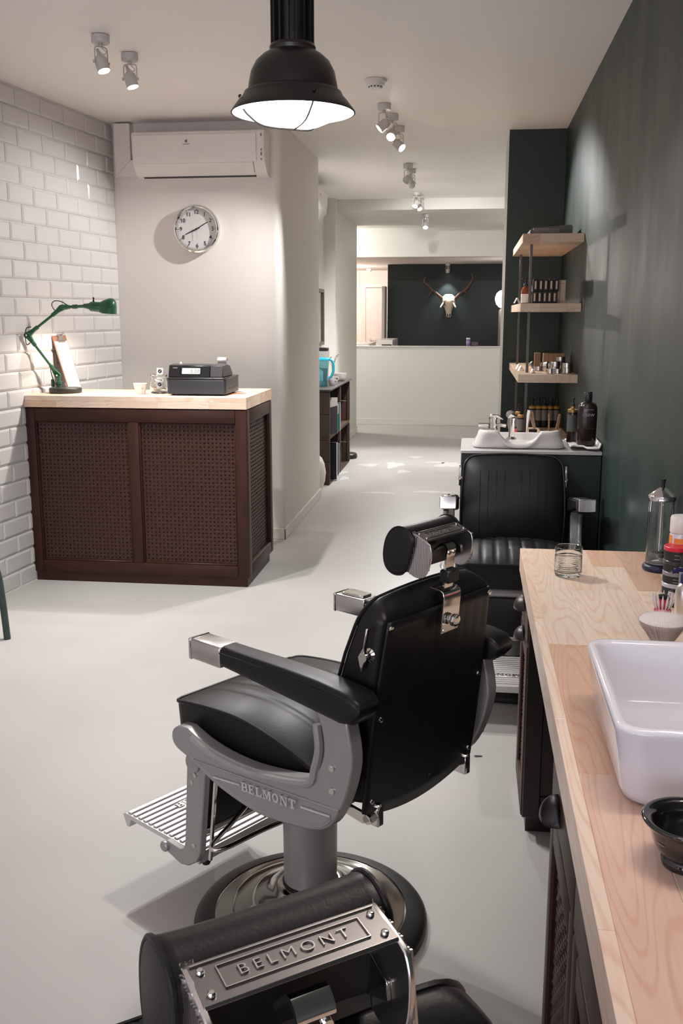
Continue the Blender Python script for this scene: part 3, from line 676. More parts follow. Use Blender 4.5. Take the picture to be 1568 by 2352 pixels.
# paper slips by the register
sl = obj('leaflet', B(-.05, .05, -.035, .035, 0, .0008), mat('orange_leaflet', (.55, .16, .07), .6), None, loc=(-1.33, 5.50, 1.0742), rot=(0, 0, .5)); tag(sl, 'orange leaflet lying beside the cash register', 'leaflet')
sl = obj('leaflet', B(-.05, .05, -.03, .03, 0, .0008), M_PAPER, None, loc=(-1.315, 5.66, 1.0742), rot=(0, .05, -.3)); tag(sl, 'white slip of paper sticking out behind the cash register', 'leaflet')
# paper cup
pc = thing('paper_cup', 'small white paper cup on the counter left of the glass jar', 'cup', (-1.872, 5.41, 1.0742))
obj('body', LA([(.0, .003), (.026, .003), (.026, 0), (.027, 0), (.0375, .055), (.039, .0565), (.0395, .059), (.037, .060), (.0355, .0575), (.0255, .006), (0, .006)], 36, cap=False), M_PAPER, pc)
obj('red_mark', PR([(-.006, -.008), (-.002, .008), (.006, .006), (.004, -.006)], lambda u, v, d: ((.0335 + d) * math.cos(-.9 + u / .033), (.0335 + d) * math.sin(-.9 + u / .033), .034 + v), .0004, .0008), mat('faint_red', (.70, .35, .30), .7), pc)
# sweet jar
JX = at(366, 903, 5.47).x
gj = thing('glass_jar', 'glass jar of wrapped sachets left of the cash register', 'jar', (JX, 5.47, 1.0742))
obj('glass', LA([(0, .002), (.042, .0), (.051, .006), (.053, .03), (.052, .06), (.045, .082), (.044, .090), (.048, .093), (.049, .104), (.046, .108), (.042, .104), (.0405, .09), (.048, .06), (.049, .03), (.046, .010), (0, .008)], 40, cap=False), M_GLASS, gj)
rs = random.Random(11)
def sachet(i, loc, rot, label, lg=False):
    t = obj('sachet', B(-.018, .018, -.022, .022, -.0022, .0022, .0018), M_PAPER, None, loc=loc, rot=rot); tag(t, label, 'sachet', 'sachets in the glass jar')
    if lg: obj('round_logo', LA([(.011, 0), (.011, .0006)], 20, Matrix.Translation((0, .004, .0022))), M_PRINTB, t); obj('logo_stroke', PR([(-.005, -.004), (-.002, -.005), (.005, .004), (.002, .005)], lambda u, v, d: (u, v + .004, d), .0028, .0034), M_PRINTW, t)
    return t
for i in range(14):
    a = rs.uniform(0, 6.28); r_ = rs.uniform(0, .022); z = 1.074 + .017 + .0045 * i
    sachet(i, (JX + r_ * math.cos(a), 5.47 + r_ * math.sin(a), z), (rs.uniform(-.5, .5), rs.uniform(-.6, .6), rs.uniform(0, 3.1)), 'white paper sachet lying in the heap inside the glass jar')
sachet(20, (JX + .014, 5.436, 1.122), (1.35, 0, .25), 'white sachet with black round logo facing out inside the glass jar', True)
sachet(21, (JX + .006, 5.475, 1.195), (1.45, 0, .08), 'white sachet with black round logo standing up out of the glass jar', True)
bt = thing('wooden_stamp', 'small brown wooden knob handle behind the glass jar', 'stamp', (JX - .07, 5.60, 1.0742)); obj('handle', LA([(.016, 0), (.016, .012), (.006, .02), (.008, .035), (.011, .045), (.006, .053), (0, .054)], 20), mat('brown_wood_plain', (.22, .09, .045), .4), bt)

# ---- wall clock, air conditioner, trunking on the alcove wall
ck = thing('wall_clock', 'round steel wall clock showing ten past eight on the alcove wall', 'clock', (-1.800, 6.455, 2.066))
KR = .153; mtk = Matrix.Rotation(PI / 2, 4, 'X')
obj('bezel', LA([(KR - .004, 0), (KR, .010), (KR, .03), (KR - .004, .040), (KR - .012, .043), (KR - .019, .040), (KR - .022, .030)], 72, mtk, cap=False), M_CHROME, ck)
obj('dial', LA([(KR - .018, .024), (0, .024)], 48, mtk, cap=False), mat('dial_white', (.66, .63, .62), .6), ck)
tk = bmesh.new()
for k in range(60):
    a = k * PI / 30; l_ = .010 if k % 5 == 0 else .004
    box(tk, -.0012 if k % 5 == 0 else -.0006, .0012 if k % 5 == 0 else .0006, -.0255, -.0245, KR - .026 - l_, KR - .026, mtx=Matrix.Rotation(a, 4, 'Y'))
obj('minute_marks', tk, M_PRINTB, ck)
for k in range(1, 13):
    a = k * PI / 6; rr2 = KR - .047; lettering(str(k), M_PRINTB, ck, (rr2 * math.sin(a), -.025, rr2 * math.cos(a)), (1, 0, 0), (0, 0, 1), .036, .0008, 'numeral')
def hand(ang, L_, w, y, name):
    obj(name, PR([(-w, -.022), (w, -.022), (w * .8, L_), (-w * .8, L_)], lambda u, v, d: (u * math.cos(ang) + v * math.sin(ang), y - d, -u * math.sin(ang) + v * math.cos(ang)), 0, .0015), M_PRINTB, ck)
hand(math.radians(246), .082, .0038, -.027, 'hour_hand'); hand(math.radians(60), .088, .003, -.030, 'minute_hand')
obj('second_hand', PR([(-.0008, -.06), (.0008, -.06), (.0008, .02), (-.0008, .02)], lambda u, v, d: (u, -.033 - d, v), 0, .0008), M_CHROMEB, ck)
obj('hub', LA([(.006, .024), (.006, .035), (0, .036)], 16, mtk), M_PRINTB, ck)
def air_con(name, label, loc, rz, W_):
    t = thing(name, label, 'air conditioner', loc, rz); H2 = .27; Dp = .205
    prof = [(0, 0), (.09, .002), (.15, .03), (.185, .078), (.197, .15), (.2, .25), (.192, .266), (.17, .27), (0, .27)]
    obj('body', PR(prof, lambda u, v, d: (d, -u, v), 0, W_), M_WHITE, t, bevel=.006)
    pp = [(.152, .033), (.187, .080), (.199, .15), (.202, .248), (.206, .248), (.203, .15), (.191, .077), (.156, .028)]
    fp = obj('front_panel', PR(pp[1:3] + [(.202, .244), (.207, .244), (.204, .15), (.191, .077)], lambda u, v, d: (d, -u, v), .012, W_ - .05), M_WHITE, t, bevel=.002)
    obj('louvre', PR([(.10, .010), (.147, .032), (.180, .078), (.184, .075), (.150, .027), (.103, .005)], lambda u, v, d: (d, -u, v), .045, W_ - .075), M_WHITE, t)
    obj('louvre_gap', PR([(.09, .001), (.108, .008), (.110, .005), (.092, -.001)], lambda u, v, d: (d, -u, v), .045, W_ - .072), M_BLACKP, t)
    gp = bmesh.new(); prism(gp, [(.140, .024), (.186, .082), (.189, .080), (.143, .021)], lambda u, v, d: (d, -u, v), W_ - .0745, W_ - .0715); obj('louvre_end_gap', gp, M_BLACKP, t)
    lg = bmesh.new(); lathe(lg, [(.008, 0), (.008, .001)], 14, aim((W_ * .42, -.2072, .205), (0, -1, 0))); prism(lg, [(.002, .008), (.008, .012), (.006, .004)], lambda u, v, d: (W_ * .42 + u, -.2072 - d, .205 + v), 0, .001); box(lg, W_ * .42 - .022, W_ * .42 + .022, -.2082, -.2070, .186, .189)
    obj('maker_logo', lg, mat('grey_print', (.15, .15, .15), .5), t)
    mk = bmesh.new()
    for i, (zz, hh) in enumerate(((.225, .018), (.14, .012), (.112, .02), (.085, .01))): box(mk, W_ - .022, W_ - .014, -.2008, -.1995, zz, zz + hh)
    obj('side_markings', mk, mat('grey_print', (.15, .15, .15), .5), t); return t
ax0, ax1 = at(301, 400, 6.45).x, at(605, 400, 6.25).x
ac = air_con('air_conditioner', 'white wall air conditioner above the clock in the alcove', (-2.160, 6.455, 2.376), 0, .852)
tr = thing('pipe_trunking', 'white pipe trunking box between the tiled wall and the air conditioner', 'trunking', (-2.317, 6.455, 2.395))
obj('upright', PR([(0, 0), (.106, .100), (.106, .325), (0, .325)], lambda u, v, d: (u, -d, v), .0, .075), M_WHITE, tr, bevel=.002)
obj('elbow', PR([(.0015, -.0005), (.155, -.0005), (.155, .10), (.1065, .10)], lambda u, v, d: (u, -d, v), .0, .075), M_WHITE, tr, bevel=.002)
air_con('air_conditioner', 'second white air conditioner jutting out past the corridor corner', (-1.6, 9.62, 2.385), -PI / 2 + PI, .85).location = (-1.6, 8.78, 2.385)

# ---- bench leg at the left edge
st = thing('low_bench', 'low bench with bent dark teal tube legs cut off at the left edge', 'bench', (-2.37, 4.2, 0))
for y in (0, -.55):
    lg = smooth_path([(.208, y, 0), (.196, y, .20), (.18, y, .33), (.14, y, .385), (.08, y, .40), (-.06, y, .40), (-.10, y, .385), (-.13, y, .33), (-.14, y, .20), (-.15, y, 0)], 5)
    obj('leg_hoop', T(lg, .0165, 12), M_TEALM, st)
obj('seat_board', B(-.10, .09, -.65, .1, .4165, .44, .004), M_DARKW, st)

# ================================================================== barber chairs
def barber_chair(label, loc, rz):
    t = thing('barber_chair', label, 'barber chair', loc, rz, 'black leather barber chairs')
    # --- base
    bs = obj('base_plate', LA([(.250, .036), (.244, .040), (.235, .0415), (.205, .044), (.198, .046), (.196, .058), (.190, .062), (.165, .066), (.150, .068), (.145, .078), (.138, .083), (.118, .088), (.098, .098), (.090, .112), (.082, .116), (.070, .116)], 96, cap=False), M_BASE, t)
    obj('rubber_rim', LA([(.255, .001), (.288, .001), (.295, .006), (.2955, .018), (.290, .026), (.277, .033), (.255, .038), (.243, .041), (.243, .03)], 96), M_RUBBER, bs)
    obj('column', LA([(.0655, .10), (.067, .12), (.068, .30), (.072, .302), (.072, .47)], 56), M_GREYM, t)
    obj('column_ring', LA([(.0675, .106), (.0705, .108), (.0705, .120), (.0675, .122)], 56), M_RUBBER, t)
    obj('seat_support', B(-.21, .155, -.17, .17, .425, .495, .012, 2), M_BLACKP, t)
    # --- pump lever loop
    obj('pump_pedal', T(smooth_path([(.01, .055, .305), (.03, .14, .298), (.045, .235, .290), (.060, .262, .289), (.080, .252, .291), (.105, .17, .30), (.135, .08, .312), (.13, .05, .33)], 6), .0058, 10), M_CHROME, t)
    # --- seat
    def ztop(f): return .592 + .022 * math.sin(max(0, min(1, (f + .235) / .49)) * PI) ** .8 - .036 * max(0, min(1, (.05 - f) / .26)) ** 1.6
    def sc_(u, v, hx=.246, hy=.2145, r=.032):
        x, y = u * hx, v * hy; qx, qy = abs(x) - (hx - r), abs(y) - (hy - r)
        if qx > 0 and qy > 0:
            m = max(qx, qy); d = math.hypot(qx, qy); x = math.copysign(hx - r + qx / d * m, x); y = math.copysign(hy - r + qy / d * m, y)
        return x, y
    def seat_top(u, v):
        x, y = sc_(u, v); f, l = .012 + x, y
        cr = (1 - abs(v) ** 2.6) * (1 - abs(u) ** 5); g = 0
        for q in (-.55, -.33, -.11, .11, .33, .55):
            g += math.exp(-((v - q) / .022) ** 2)
        return (f, l, ztop(f) + .034 * cr * (.75 - .25 * u) - .004 * min(1, g) * min(1, 4 * cr))
    def seat_bot(u, v): x, y = sc_(u, v, .241, .210); return (.012 + x, y, .492)
    sb, rim = pad(seat_top, seat_bot, 30, 54)
    se = obj('seat', sb, M_BLACK, t, smooth=50)
    obj('piping', T(rim, .0042, 7, True), M_BLACK, se)
    # --- back, leaning; rear face f = -.360 - .119 (z - .711)
    rear = lambda z: -.360 - .119 * (z - .711)
    hw = lambda z: .186 + .018 * math.sin(max(0, min(1, (.925 - z) / .40)) * PI * .62)
    front = lambda z: -.262 - .072 * max(0, (z - .70) / .25) ** 1.5
    def outl(wb, wm, wt, zt, rt, zb, sag, crown):
        rb = .028; P = []
        for k in range(11): q = -1 + 2 * k / 10; P.append(((wb - rb) * q, zb - sag * (1 - q * q)))
        for k in range(1, 5): a_ = -PI / 2 + PI / 2 * k / 4; P.append((wb - rb + rb * math.cos(a_), zb + rb + rb * math.sin(a_) - 0))
        for k in range(1, 6):
            q = k / 6; z = zb + rb + (zt - rt - zb - rb) * q; P.append((wb + (wm - wb) * math.sin(min(1, q * 2) * PI / 2) + (wt - wm) * max(0, (q - .5) / .5) ** 2, z))
        for k in range(0, 7): a_ = PI / 2 * k / 6; P.append((wt - rt + rt * math.cos(a_), zt - rt + rt * math.sin(a_)))
        for k in range(1, 10): q = 1 - 2 * k / 10; P.append(((wt - rt) * q, zt + crown * (1 - q * q)))
        for k in range(6, -1, -1): a_ = PI / 2 * k / 6; P.append((-wt + rt - rt * math.cos(a_), zt - rt + rt * math.sin(a_)))
        for k in range(5, 0, -1):
            q = k / 6; z = zb + rb + (zt - rt - zb - rb) * q; P.append((-(wb + (wm - wb) * math.sin(min(1, q * 2) * PI / 2) + (wt - wm) * max(0, (q - .5) / .5) ** 2), z))
        for k in range(4, 0, -1): a_ = -PI / 2 + PI / 2 * k / 4; P.append((-(wb - rb + rb * math.cos(a_)), zb + rb + rb * math.sin(a_)))
        return P
    secs = []
    for t_, wb, wm, wt, zt, rt, zb, cr in ((0, .172, .186, .182, .924, .010, .512, .000), (.10, .178, .193, .188, .932, .016, .505, .002), (.35, .184, .198, .191, .944, .030, .500, .004), (.62, .188, .201, .193, .953, .044, .498, .006), (.85, .190, .202, .193, .959, .052, .498, .007), (.95, .189, .201, .192, .960, .055, .499, .007), (1.0, .184, .196, .187, .955, .052, .503, .007)):
        secs.append([(rear(z) + (front(z) - rear(z)) * t_, l, z) for l, z in outl(wb, wm, wt, zt, rt, zb, .030, cr)])
    fl_ = outl(.184, .196, .187, .955, .052, .503, .030, .007); cz_ = .735
    for k, ad in ((.93, .007), (.75, .014), (.45, .019), (.15, .021)):
        secs.append([(front(cz_ + (z - cz_) * k) + ad, l * k, cz_ + (z - cz_) * k) for l, z in fl_])
    edge = [(front(z) + .001, l * 1.01, z) for l, z in outl(.188, .200, .191, .959, .055, .499, .03, .007)]
    bk = obj('backrest', loft(bmesh.new(), secs), M_BLACK, t, smooth=60)
    obj('piping', T(edge, .0038, 7, True), M_BLACK, bk)
    for q in range(-4, 5):
        if q == 0: continue
        l_ = q * .032
        obj('seam', T([(front(z) + .0205 * (1 - (l_ / .22) ** 4) * (1 - .55 * (abs(z - .735) / .2) ** 4) - .0012, l_, z) for z in (.56, .64, .72, .80, .86, .90)], .0014, 5), M_BLACK, bk)
    # rear panel with sewn flutes
    bm = bmesh.new(); pts = []
    cols, rows = 56, 18; G = []
    for j in range(rows + 1):
        z = .4995 + (.922 - .4995) * j / rows; row = []
        for i in range(cols + 1):
            s_ = -1 + 2 * i / cols; w = hw(max(z, .52)) - .006
            zz = z - (.036 * (1 - s_ * s_)) * (1 - j / rows) ** 3
            ff = min(1, sum(math.exp(-((s_ - q) / .014) ** 2) for q in (-.84, -.66, -.48, -.3, -.12, .12, .3, .48, .66, .84)))
            fade = max(0, min(1, (zz - .70) / .14)) * min(1, max(0, (.921 - zz) / .012))
            row.append(bm.verts.new((rear(zz) - .006 + .003 * ff * fade + .004 * (abs(s_) > .995), w * s_, zz)))
        G.append(row)
    for j in range(rows):
        for i in range(cols): bm.faces.new((G[j][i], G[j][i + 1], G[j + 1][i + 1], G[j + 1][i]))
    rp = obj('rear_panel', bm, M_BLACK, t, smooth=80); so = rp.modifiers.new('s', 'SOLIDIFY'); so.thickness = .006; so.offset = 0
    rimp = [G[j][0].co.copy() for j in range(0)]
    scr = mesh_of(LA([(.0062, 0), (.0055, .003), (.002, .0042), (0, .0042)], 14), 'screw'); scr.materials.append(M_CHROME)
    for z in (.909, .711, .5215):
        for sg in (-1, 1):
            o = obj('screw', scr, None, rp); o.matrix_local = aim((rear(z) - .0088, sg * (.175 if z > .8 else .176), z), (-1, 0, -.119))
    obj('name_plate', B(-.002, .002, -.033, .007, -.0065, .0065, .001), M_BLACKP, rp, loc=(rear(.502) - .0095, -.03, .502), rot=(0, .12, 0))
    for sg in (-1, 1):
        # recline handle, hub
        a = sg * (hw(.86) + .016)
        out = [(-.3625, .911), (-.3575, .911), (-.3505, .87), (-.337, .848), (-.344, .817), (-.3475, .817), (-.357, .848), (-.3545, .87)]
        hd_ = obj('recline_handle', PR(out, lambda u, v, d: (u, a + d, v), -.005, .005), M_CHROME, t, bevel=.002)
        obj('handle_hub', lathe(bmesh.new(), [(.015, 0), (.015, .004), (.009, .008), (.008, .022), (.010, .025)], 20, aim((-.352, sg * (hw(.86) - .002), .850), (0, sg, 0))), M_CHROME, hd_)
        # under-back hinge
        hb = obj('back_hinge', B(-.36, -.318, sg * .16 - .010, sg * .16 + .010, .462, .512, .004), M_CHROME, t)
        obj('hinge_link', PR([(-.345, .478), (-.33, .490), (-.19, .505), (-.19, .487), (-.325, .466)], lambda u, v, d: (u, sg * .177 + d, v), -.004, .004), M_CHROME, hb)
        obj('hinge_bolt', LA([(.011, -.016), (.011, .016)], 8, aim((-.337, sg * .165, .478), (0, 1, 0))), M_CHROME, hb)
        # --- side frame
        I = [(.151, .567), (.097, .550), (.028, .5395), (-.06, .5385), (-.145, .549), (-.215, .563), (-.254, .580), (-.277, .608), (-.289, .648), (-.283, .694), (-.264, .735)]
        O = [(-.350, .735), (-.366, .655), (-.359, .599), (-.341, .545), (-.314, .495), (-.286, .470), (-.25, .456), (-.213, .449), (-.111, .436), (-.036, .441), (.054, .459), (.13, .489), (.165, .499), (.188, .506), (.203, .519), (.206, .537), (.198, .553), (.182, .564)]
        o1 = [tuple(p[:2]) for p in smooth_path([(u, v, 0) for u, v in I], 3)] + [tuple(p[:2]) for p in smooth_path([(u, v, 0) for u, v in O], 3)]
        y0, y1 = sg * .226, sg * .262
        sf = obj('side_frame', PR(o1, lambda u, v, d: (u, d, v), y0, y1), M_GREYM, t, bevel=.004)
        rail = [(u, sg * .2615, v - .009) for u, v in I[1:8]]
        obj('raised_edge', T(smooth_path([(u, sg * .2605, v - .012) for u, v in ((.13, .562),) + tuple(I[1:7])] + [(-.264, sg * .2605, .600), (-.276, sg * .2605, .648), (-.270, sg * .2605, .70)], 4), .010, 8), M_GREYM, sf)
        obj('lower_lip', T(smooth_path([(u, sg * .2605, v + .004) for u, v in ((.14, .496), (.054, .464), (-.036, .446), (-.111, .441), (-.213, .454), (-.28, .473), (-.31, .50))], 4), .0045, 7), M_GREYM, sf)
        obj('ridge', T([(.125, sg * .262, .4955), (-.10, sg * .262, .512), (-.332, sg * .262, .530)], .0035, 6), M_GREYM, sf)
        sl_ = Vector((-.195, 0, .016)).normalized() * (1 if sg > 0 else -1); ctr = Vector((-.130, sg * .262, .4965))
        nv = Vector((0, sg, 0)); upw = nv.cross(sl_).normalized() if nv.cross(sl_).z > 0 else -nv.cross(sl_).normalized()
        obj('letters', slab_word('BELMONT', lambda x, y, d: ctr + sl_ * x + upw * y + nv * d, .0215, .007), M_GREYL, sf, smooth=0)
        obj('trim_bar', T([(.054, sg * .2645, .477), (-.036, sg * .2645, .4875)], .0026, 6), M_GREYL, sf); obj('trim_bar', T([(-.226, sg * .2645, .502), (-.309, sg * .2645, .510)], .0026, 6), M_GREYL, sf)
        for z in (.618, .568): o = obj('screw', scr, None, sf); o.matrix_local = aim((-.3135, sg * .262, z), (0, sg, 0)); o.scale = (1.25,) * 3
        # --- arm
        secs = []
        for f, zt, zb, w in ((.010, .800, .756, .029), (-.07, .801, .750, .0305), (-.18, .802, .741, .0325), (-.28, .800, .733, .0345), (-.345, .795, .727, .036), (-.38, .788, .733, .036), (-.397, .775, .752, .030)):
            o = rrect(w, (zt - zb) / 2, min(.012, (zt - zb) * .4), 3); zc = (zt + zb) / 2
            secs.append([(f, sg * .245 + u, zc + v + (.003 if v > 0 and abs(u) < w * .6 else 0)) for u, v in o])
        ap = obj('arm_pad', loft(bmesh.new(), secs), M_BLACK, t, smooth=60)
        for s2 in (-1, 1): obj('piping', T(smooth_path([(.010, sg * .245 + s2 * .029, .789), (-.18, sg * .245 + s2 * .0325, .789), (-.345, sg * .245 + s2 * .036, .782), (-.395, sg * .245 + s2 * .027, .772)], 4), .0026, 6), M_BLACK, ap)
        cp = obj('arm_cap', B(.0095, .112, sg * .245 - .0295, sg * .245 + .0295, .752, .8005, .006, 3), M_CHROMEB, t)
        obj('front_frame', PR(rrect(.0305, .0255, .005, 3), lambda u, v, d: (d, sg * .245 + u, .776 + v), .108, .1165), M_CHROME, cp, bevel=.003)
        if sg < 0:
            ld = obj('ashtray_lid', PR(rrect(.038, .023, .012, 4), lambda u, v, d: (.060 + u, -.245 + v, d), .800, .8065), M_CHROME, cp, bevel=.003)
            obj('lid_bar', B(.045, .078, -.251, -.239, .8065, .8105, .002), M_CHROME, ld)
        # --- leg rest arm
        LG = [(.197, .462), (.128, .466), (.134, .42), (.158, .225), (.172, .195), (.205, .172), (.235, .165), (.298, .181), (.306, .193), (.300, .205), (.288, .208), (.240, .204), (.224, .212), (.216, .231)]
        la = obj('leg_rest_arm', PR(LG, lambda u, v, d: (u, d, v), sg * .205, sg * .226), M_GREYM, t, bevel=.004)
        obj('pivot_cap', LA([(.014, 0), (.014, .006), (.011, .009), (0, .009)], 18, aim((.293, sg * .226, .194), (0, sg, 0))), M_GREYM, la)
        for f_, z_ in ((.166, .430), (.178, .408), (.178, .240)): o = obj('screw', scr, None, la); o.matrix_local = aim((f_, sg * .226, z_), (0, sg, 0))
        obj('side_rod', T([(.118, sg * .2, .45), (.150, sg * .2, .20)], .005, 8), M_CHROME, la)
    obj('pivot_tube', LA([(.020, -.235), (.024, -.232), (.024, .232), (.020, .235)], 24, aim((.170, 0, .462), (0, 1, 0))), M_GREYM, t)
    lp = bmesh.new(); box(lp, -.014, .014, -.192, .192, -.090, .090, .008, 2)
    lpo = obj('leg_rest_pad', lp, M_BLACK, t, loc=(.158, 0, .362), rot=(0, -.24, 0))
    for zz in (-.096, .096): obj('chrome_edge', B(-.016, .018, -.196, .196, zz - .008, zz + .008, .003), M_CHROMEB, lpo)
    fpz = .196
    fp = obj('foot_plate', PR([(.196, 0), (.500, 0), (.514, -.004), (.498, -.036), (.488, -.036), (.480, -.012), (.21, -.012), (.205, -.03), (.196, -.03)], lambda u, v, d: (u, d, fpz + v), -.198, .198), M_GREYL, t, bevel=.002)
    rib = mesh_of(B(-.0075, .0075, -.192, .192, 0, .0042, .002), 'tread_rib', 30); rib.materials.append(M_GREYL)
    for k in range(14):
        obj('tread_rib', rib, None, fp, loc=(.210 + k * .0217, 0, fpz))
    obj('badge', B(.404, .436, -.07, .07, fpz + .003, fpz + .0052, .001), M_GREYL, fp)
    obj('letters', slab_word('BELMONT', lambda x, y, d: Vector((.420 + y, -x, fpz + .005 + d)), .022, .002), M_CHROMEB, fp, smooth=0)
    for sg in (-1, 1): obj('rubber_foot', LA([(.012, 0), (.014, -.012), (.010, -.022)], 14, Matrix.Translation((.215, sg * .16, fpz - .028))), M_RUBBER, fp)
    return t

def headrest(parent, dz=0.0, tilt=0.0, df=0.0):
    """the removable headrest with its slotted chrome bar, as parts of the chair"""
    P0 = Vector((-.368 + df, 0, 1.078 + dz)); rot = Matrix.Translation(P0) @ Matrix.Rotation(-tilt, 4, 'Y') @ Matrix.Translation(-P0 + Vector((df, 0, dz)))
    def ho(name, bm, m, par=parent, **k):
        bmesh.ops.transform(bm, matrix=rot, verts=bm.verts); return obj(name, bm, m, par, **k)
    # fixed bracket on the back
    pb = bmesh.new(); pf = [(-.4100, .865), (-.4165, .945), (-.414, .955), (-.405, .960), (-.380, .963), (-.380, .960), (-.405, .957), (-.4105, .953), (-.413, .945), (-.4065, .865)]
    prism(pb, pf, lambda u, v, d: (u, d, v), -.0305, .0305); br = obj('bracket_plate', pb, M_CHROME, parent, bevel=.0012)
    kn = bmesh.new(); lathe(kn, [(.011, 0), (.010, .004), (.0135, .006), (.0145, .010), (.0125, .016), (.007, .018), (0, .018)], 8, aim((-.4125, 0, .893), (-1, 0, -.12))); obj('knob', kn, M_CHROME, br)
    for sg in (-1, 1): obj('screw', LA([(.005, 0), (.004, .003), (0, .0035)], 12, aim((-.4095, sg * .022, .872), (-1, 0, -.12))), M_CHROME, br)
    top = rot @ Vector((-.409, 0, 1.046))
    st = bmesh.new(); path = [Vector((-.402, 0, .948)), Vector((-.405, 0, 1.0)), top + Vector((.002, 0, -.014)), top, top + Vector((.012, 0, .008)), rot @ Vector((-.375, 0, 1.038))]
    path = smooth_path(path, 4); secs = []
    for i, p in enumerate(path):
        tg = (path[min(i + 1, len(path) - 1)] - path[max(i - 1, 0)]).normalized(); nn = Vector((0, 1, 0)).cross(tg)
        secs.append([p + nn * .0022 + Vector((0, .0145, 0)), p + nn * .0022 - Vector((0, .0145, 0)), p - nn * .0022 - Vector((0, .0145, 0)), p - nn * .0022 + Vector((0, .0145, 0))])
    so_ = obj('support_bar', loft(st, secs), M_CHROME, parent, smooth=30)
    obj('clamp_block', B(-.418, -.394, -.021, .019, .972, 1.000, .003), M_BLACKP, so_)
    for sg in (-1, 1): obj('rivet', LA([(.0042, 0), (.004, .0025), (0, .003)], 10, aim(top + Vector((-.0015, sg * .008, -.010)), (-1, 0, 0))), M_CHROME, so_)
    # moving head: end plates, engraved top plate, cushion
    C_ = Vector((-.383, 0, 1.037))
    op = [(-.352, 1.077), (-.346, 1.055), (-.346, 1.02), (-.352, 1.003), (-.366, .993), (-.384, .990), (-.397, .996), (-.408, 1.015), (-.414, 1.04), (-.413, 1.058), (-.405, 1.068), (-.370, 1.0815), (-.358, 1.0815)]
    opn = [tuple(p[:2]) for p in smooth_path([(u, v, 0) for u, v in op], 3, True)]
    for sg in (-1, 1):
        ep = ho('end_plate', PR(opn, lambda u, v, d: (u, d, v), sg * .0705, sg * .0755), M_CHROMEB, bevel=.0012)
        rb = bmesh.new()
        for k in range(16):
            f_ = -.3495 - k * .0040
            zs = [v for u, v in opn if abs(u - f_) < .006]; z0, z1 = min(zs) + .003, max(zs) - .003
            box(rb, f_ - .0011, f_ + .0011, .0755 if sg > 0 else -.0775, .0775 if sg > 0 else -.0755, z0, z1)
        ho('ribs', rb, M_CHROMEB, ep, smooth=0)
        ho('cross_arm', PR([(-.350, 1.058), (-.388, 1.034), (-.388, 1.020), (-.350, 1.008)], lambda u, v, d: (u, d, v), sg * .067, sg * .0705), M_BASE, ep, bevel=.001)
    tpv = [(-.362, 1.0795), (-.366, 1.0825), (-.4005, 1.0715), (-.402, 1.069), (-.400, 1.068), (-.366, 1.079)]
    tpo = ho('top_plate', PR(tpv, lambda u, v, d: (u, d, v), -.0724, .0724), M_PLATE, bevel=.0004)
    sl = Vector((-.0345, 0, -.011)).normalized(); nz = Vector((-.011, 0, .0345)).normalized(); org = Vector((-.384, 0, 1.0768)) + nz * .0004
    ln_ = bmesh.new(); 
    def bar(x0, x1, y0, y1, d=.0012): prism(ln_, [(x0, y0), (x1, y0), (x1, y1), (x0, y1)], lambda u, v, dd: org + Vector((0, -u, 0)) - sl * v + nz * dd, 0, d)
    w_, h_, q_ = .0545, .0100, .0008
    bar(-w_, w_, h_ - q_, h_); bar(-w_, w_, -h_, -h_ + q_); bar(-w_, -w_ + q_, -h_, h_); bar(w_ - q_, w_, -h_, h_); bar(-.070, .070, .0150, .0160)
    ho('raised_border', ln_, M_CHROMEB, tpo, smooth=0)
    me = TXT['BELMONT'].copy(); k_ = .0125
    for v in me.vertices: v.co = org + Vector((0, -v.co.x * k_ * 1.18, 0)) - sl * (v.co.y * k_) + nz * ((v.co.z + .05) * .012)
    me.transform(rot); me.materials.clear(); me.materials.append(M_CHROMEB); lo = link(bpy.data.objects.new('letters', me)); lo.parent = tpo
    for sg in (-1, 1):
        for q in (-.009, .011): ho('rivet', LA([(.0030, 0), (.0030, .0015), (.0018, .003), (0, .0032)], 12, aim(org + sl * q + Vector((0, sg * .0650, 0)), nz)), M_CHROME, tpo)
        ho('corner_lug', PR([(-.004, -.004), (.006, -.004), (.006, .004), (-.004, .004)], lambda u, v, d: Vector((-.3655, sg * .0695, 1.081)) + Vector((0, u, v * .4 + d)), -.004, .0035), M_CHROME, tpo, bevel=.0008)
    cu = []
    prof = [(-.3735, 1.068), (-.366, 1.083), (-.352, 1.0915), (-.336, 1.093), (-.320, 1.086), (-.306, 1.068), (-.299, 1.045), (-.298, 1.022), (-.304, 1.004), (-.318, .9935), (-.336, .992), (-.352, 1.000), (-.364, 1.03)]
    prof = [tuple(p[:2]) for p in smooth_path([(u, v, 0) for u, v in prof], 3, True)]; cxm, czm = -.335, 1.042
    for l_, k in ((-.0855, .90), (-.0845, .975), (-.082, 1.0), (-.073, .985), (-.05, .965), (-.02, .955), (.02, .955), (.05, .965), (.073, .985), (.082, 1.0), (.0845, .975), (.0855, .90)):
        cu.append([(cxm + (u - cxm) * k, l_, czm + (v - czm) * k) for u, v in prof])
    co = ho('head_cushion', loft(bmesh.new(), cu), M_BLACK, smooth=60)
    for sg in (-1, 1): ho('piping', T([(u, sg * .083, v) for u, v in prof], .0024, 7, True), M_BLACK, co)
    ho('cushion_shell', PR([(-.366, 1.078), (-.350, 1.03), (-.352, 1.0), (-.357, 1.0), (-.357, 1.03), (-.372, 1.074)], lambda u, v, d: (u, d, v), -.070, .070), M_BLACKP)
    return parent

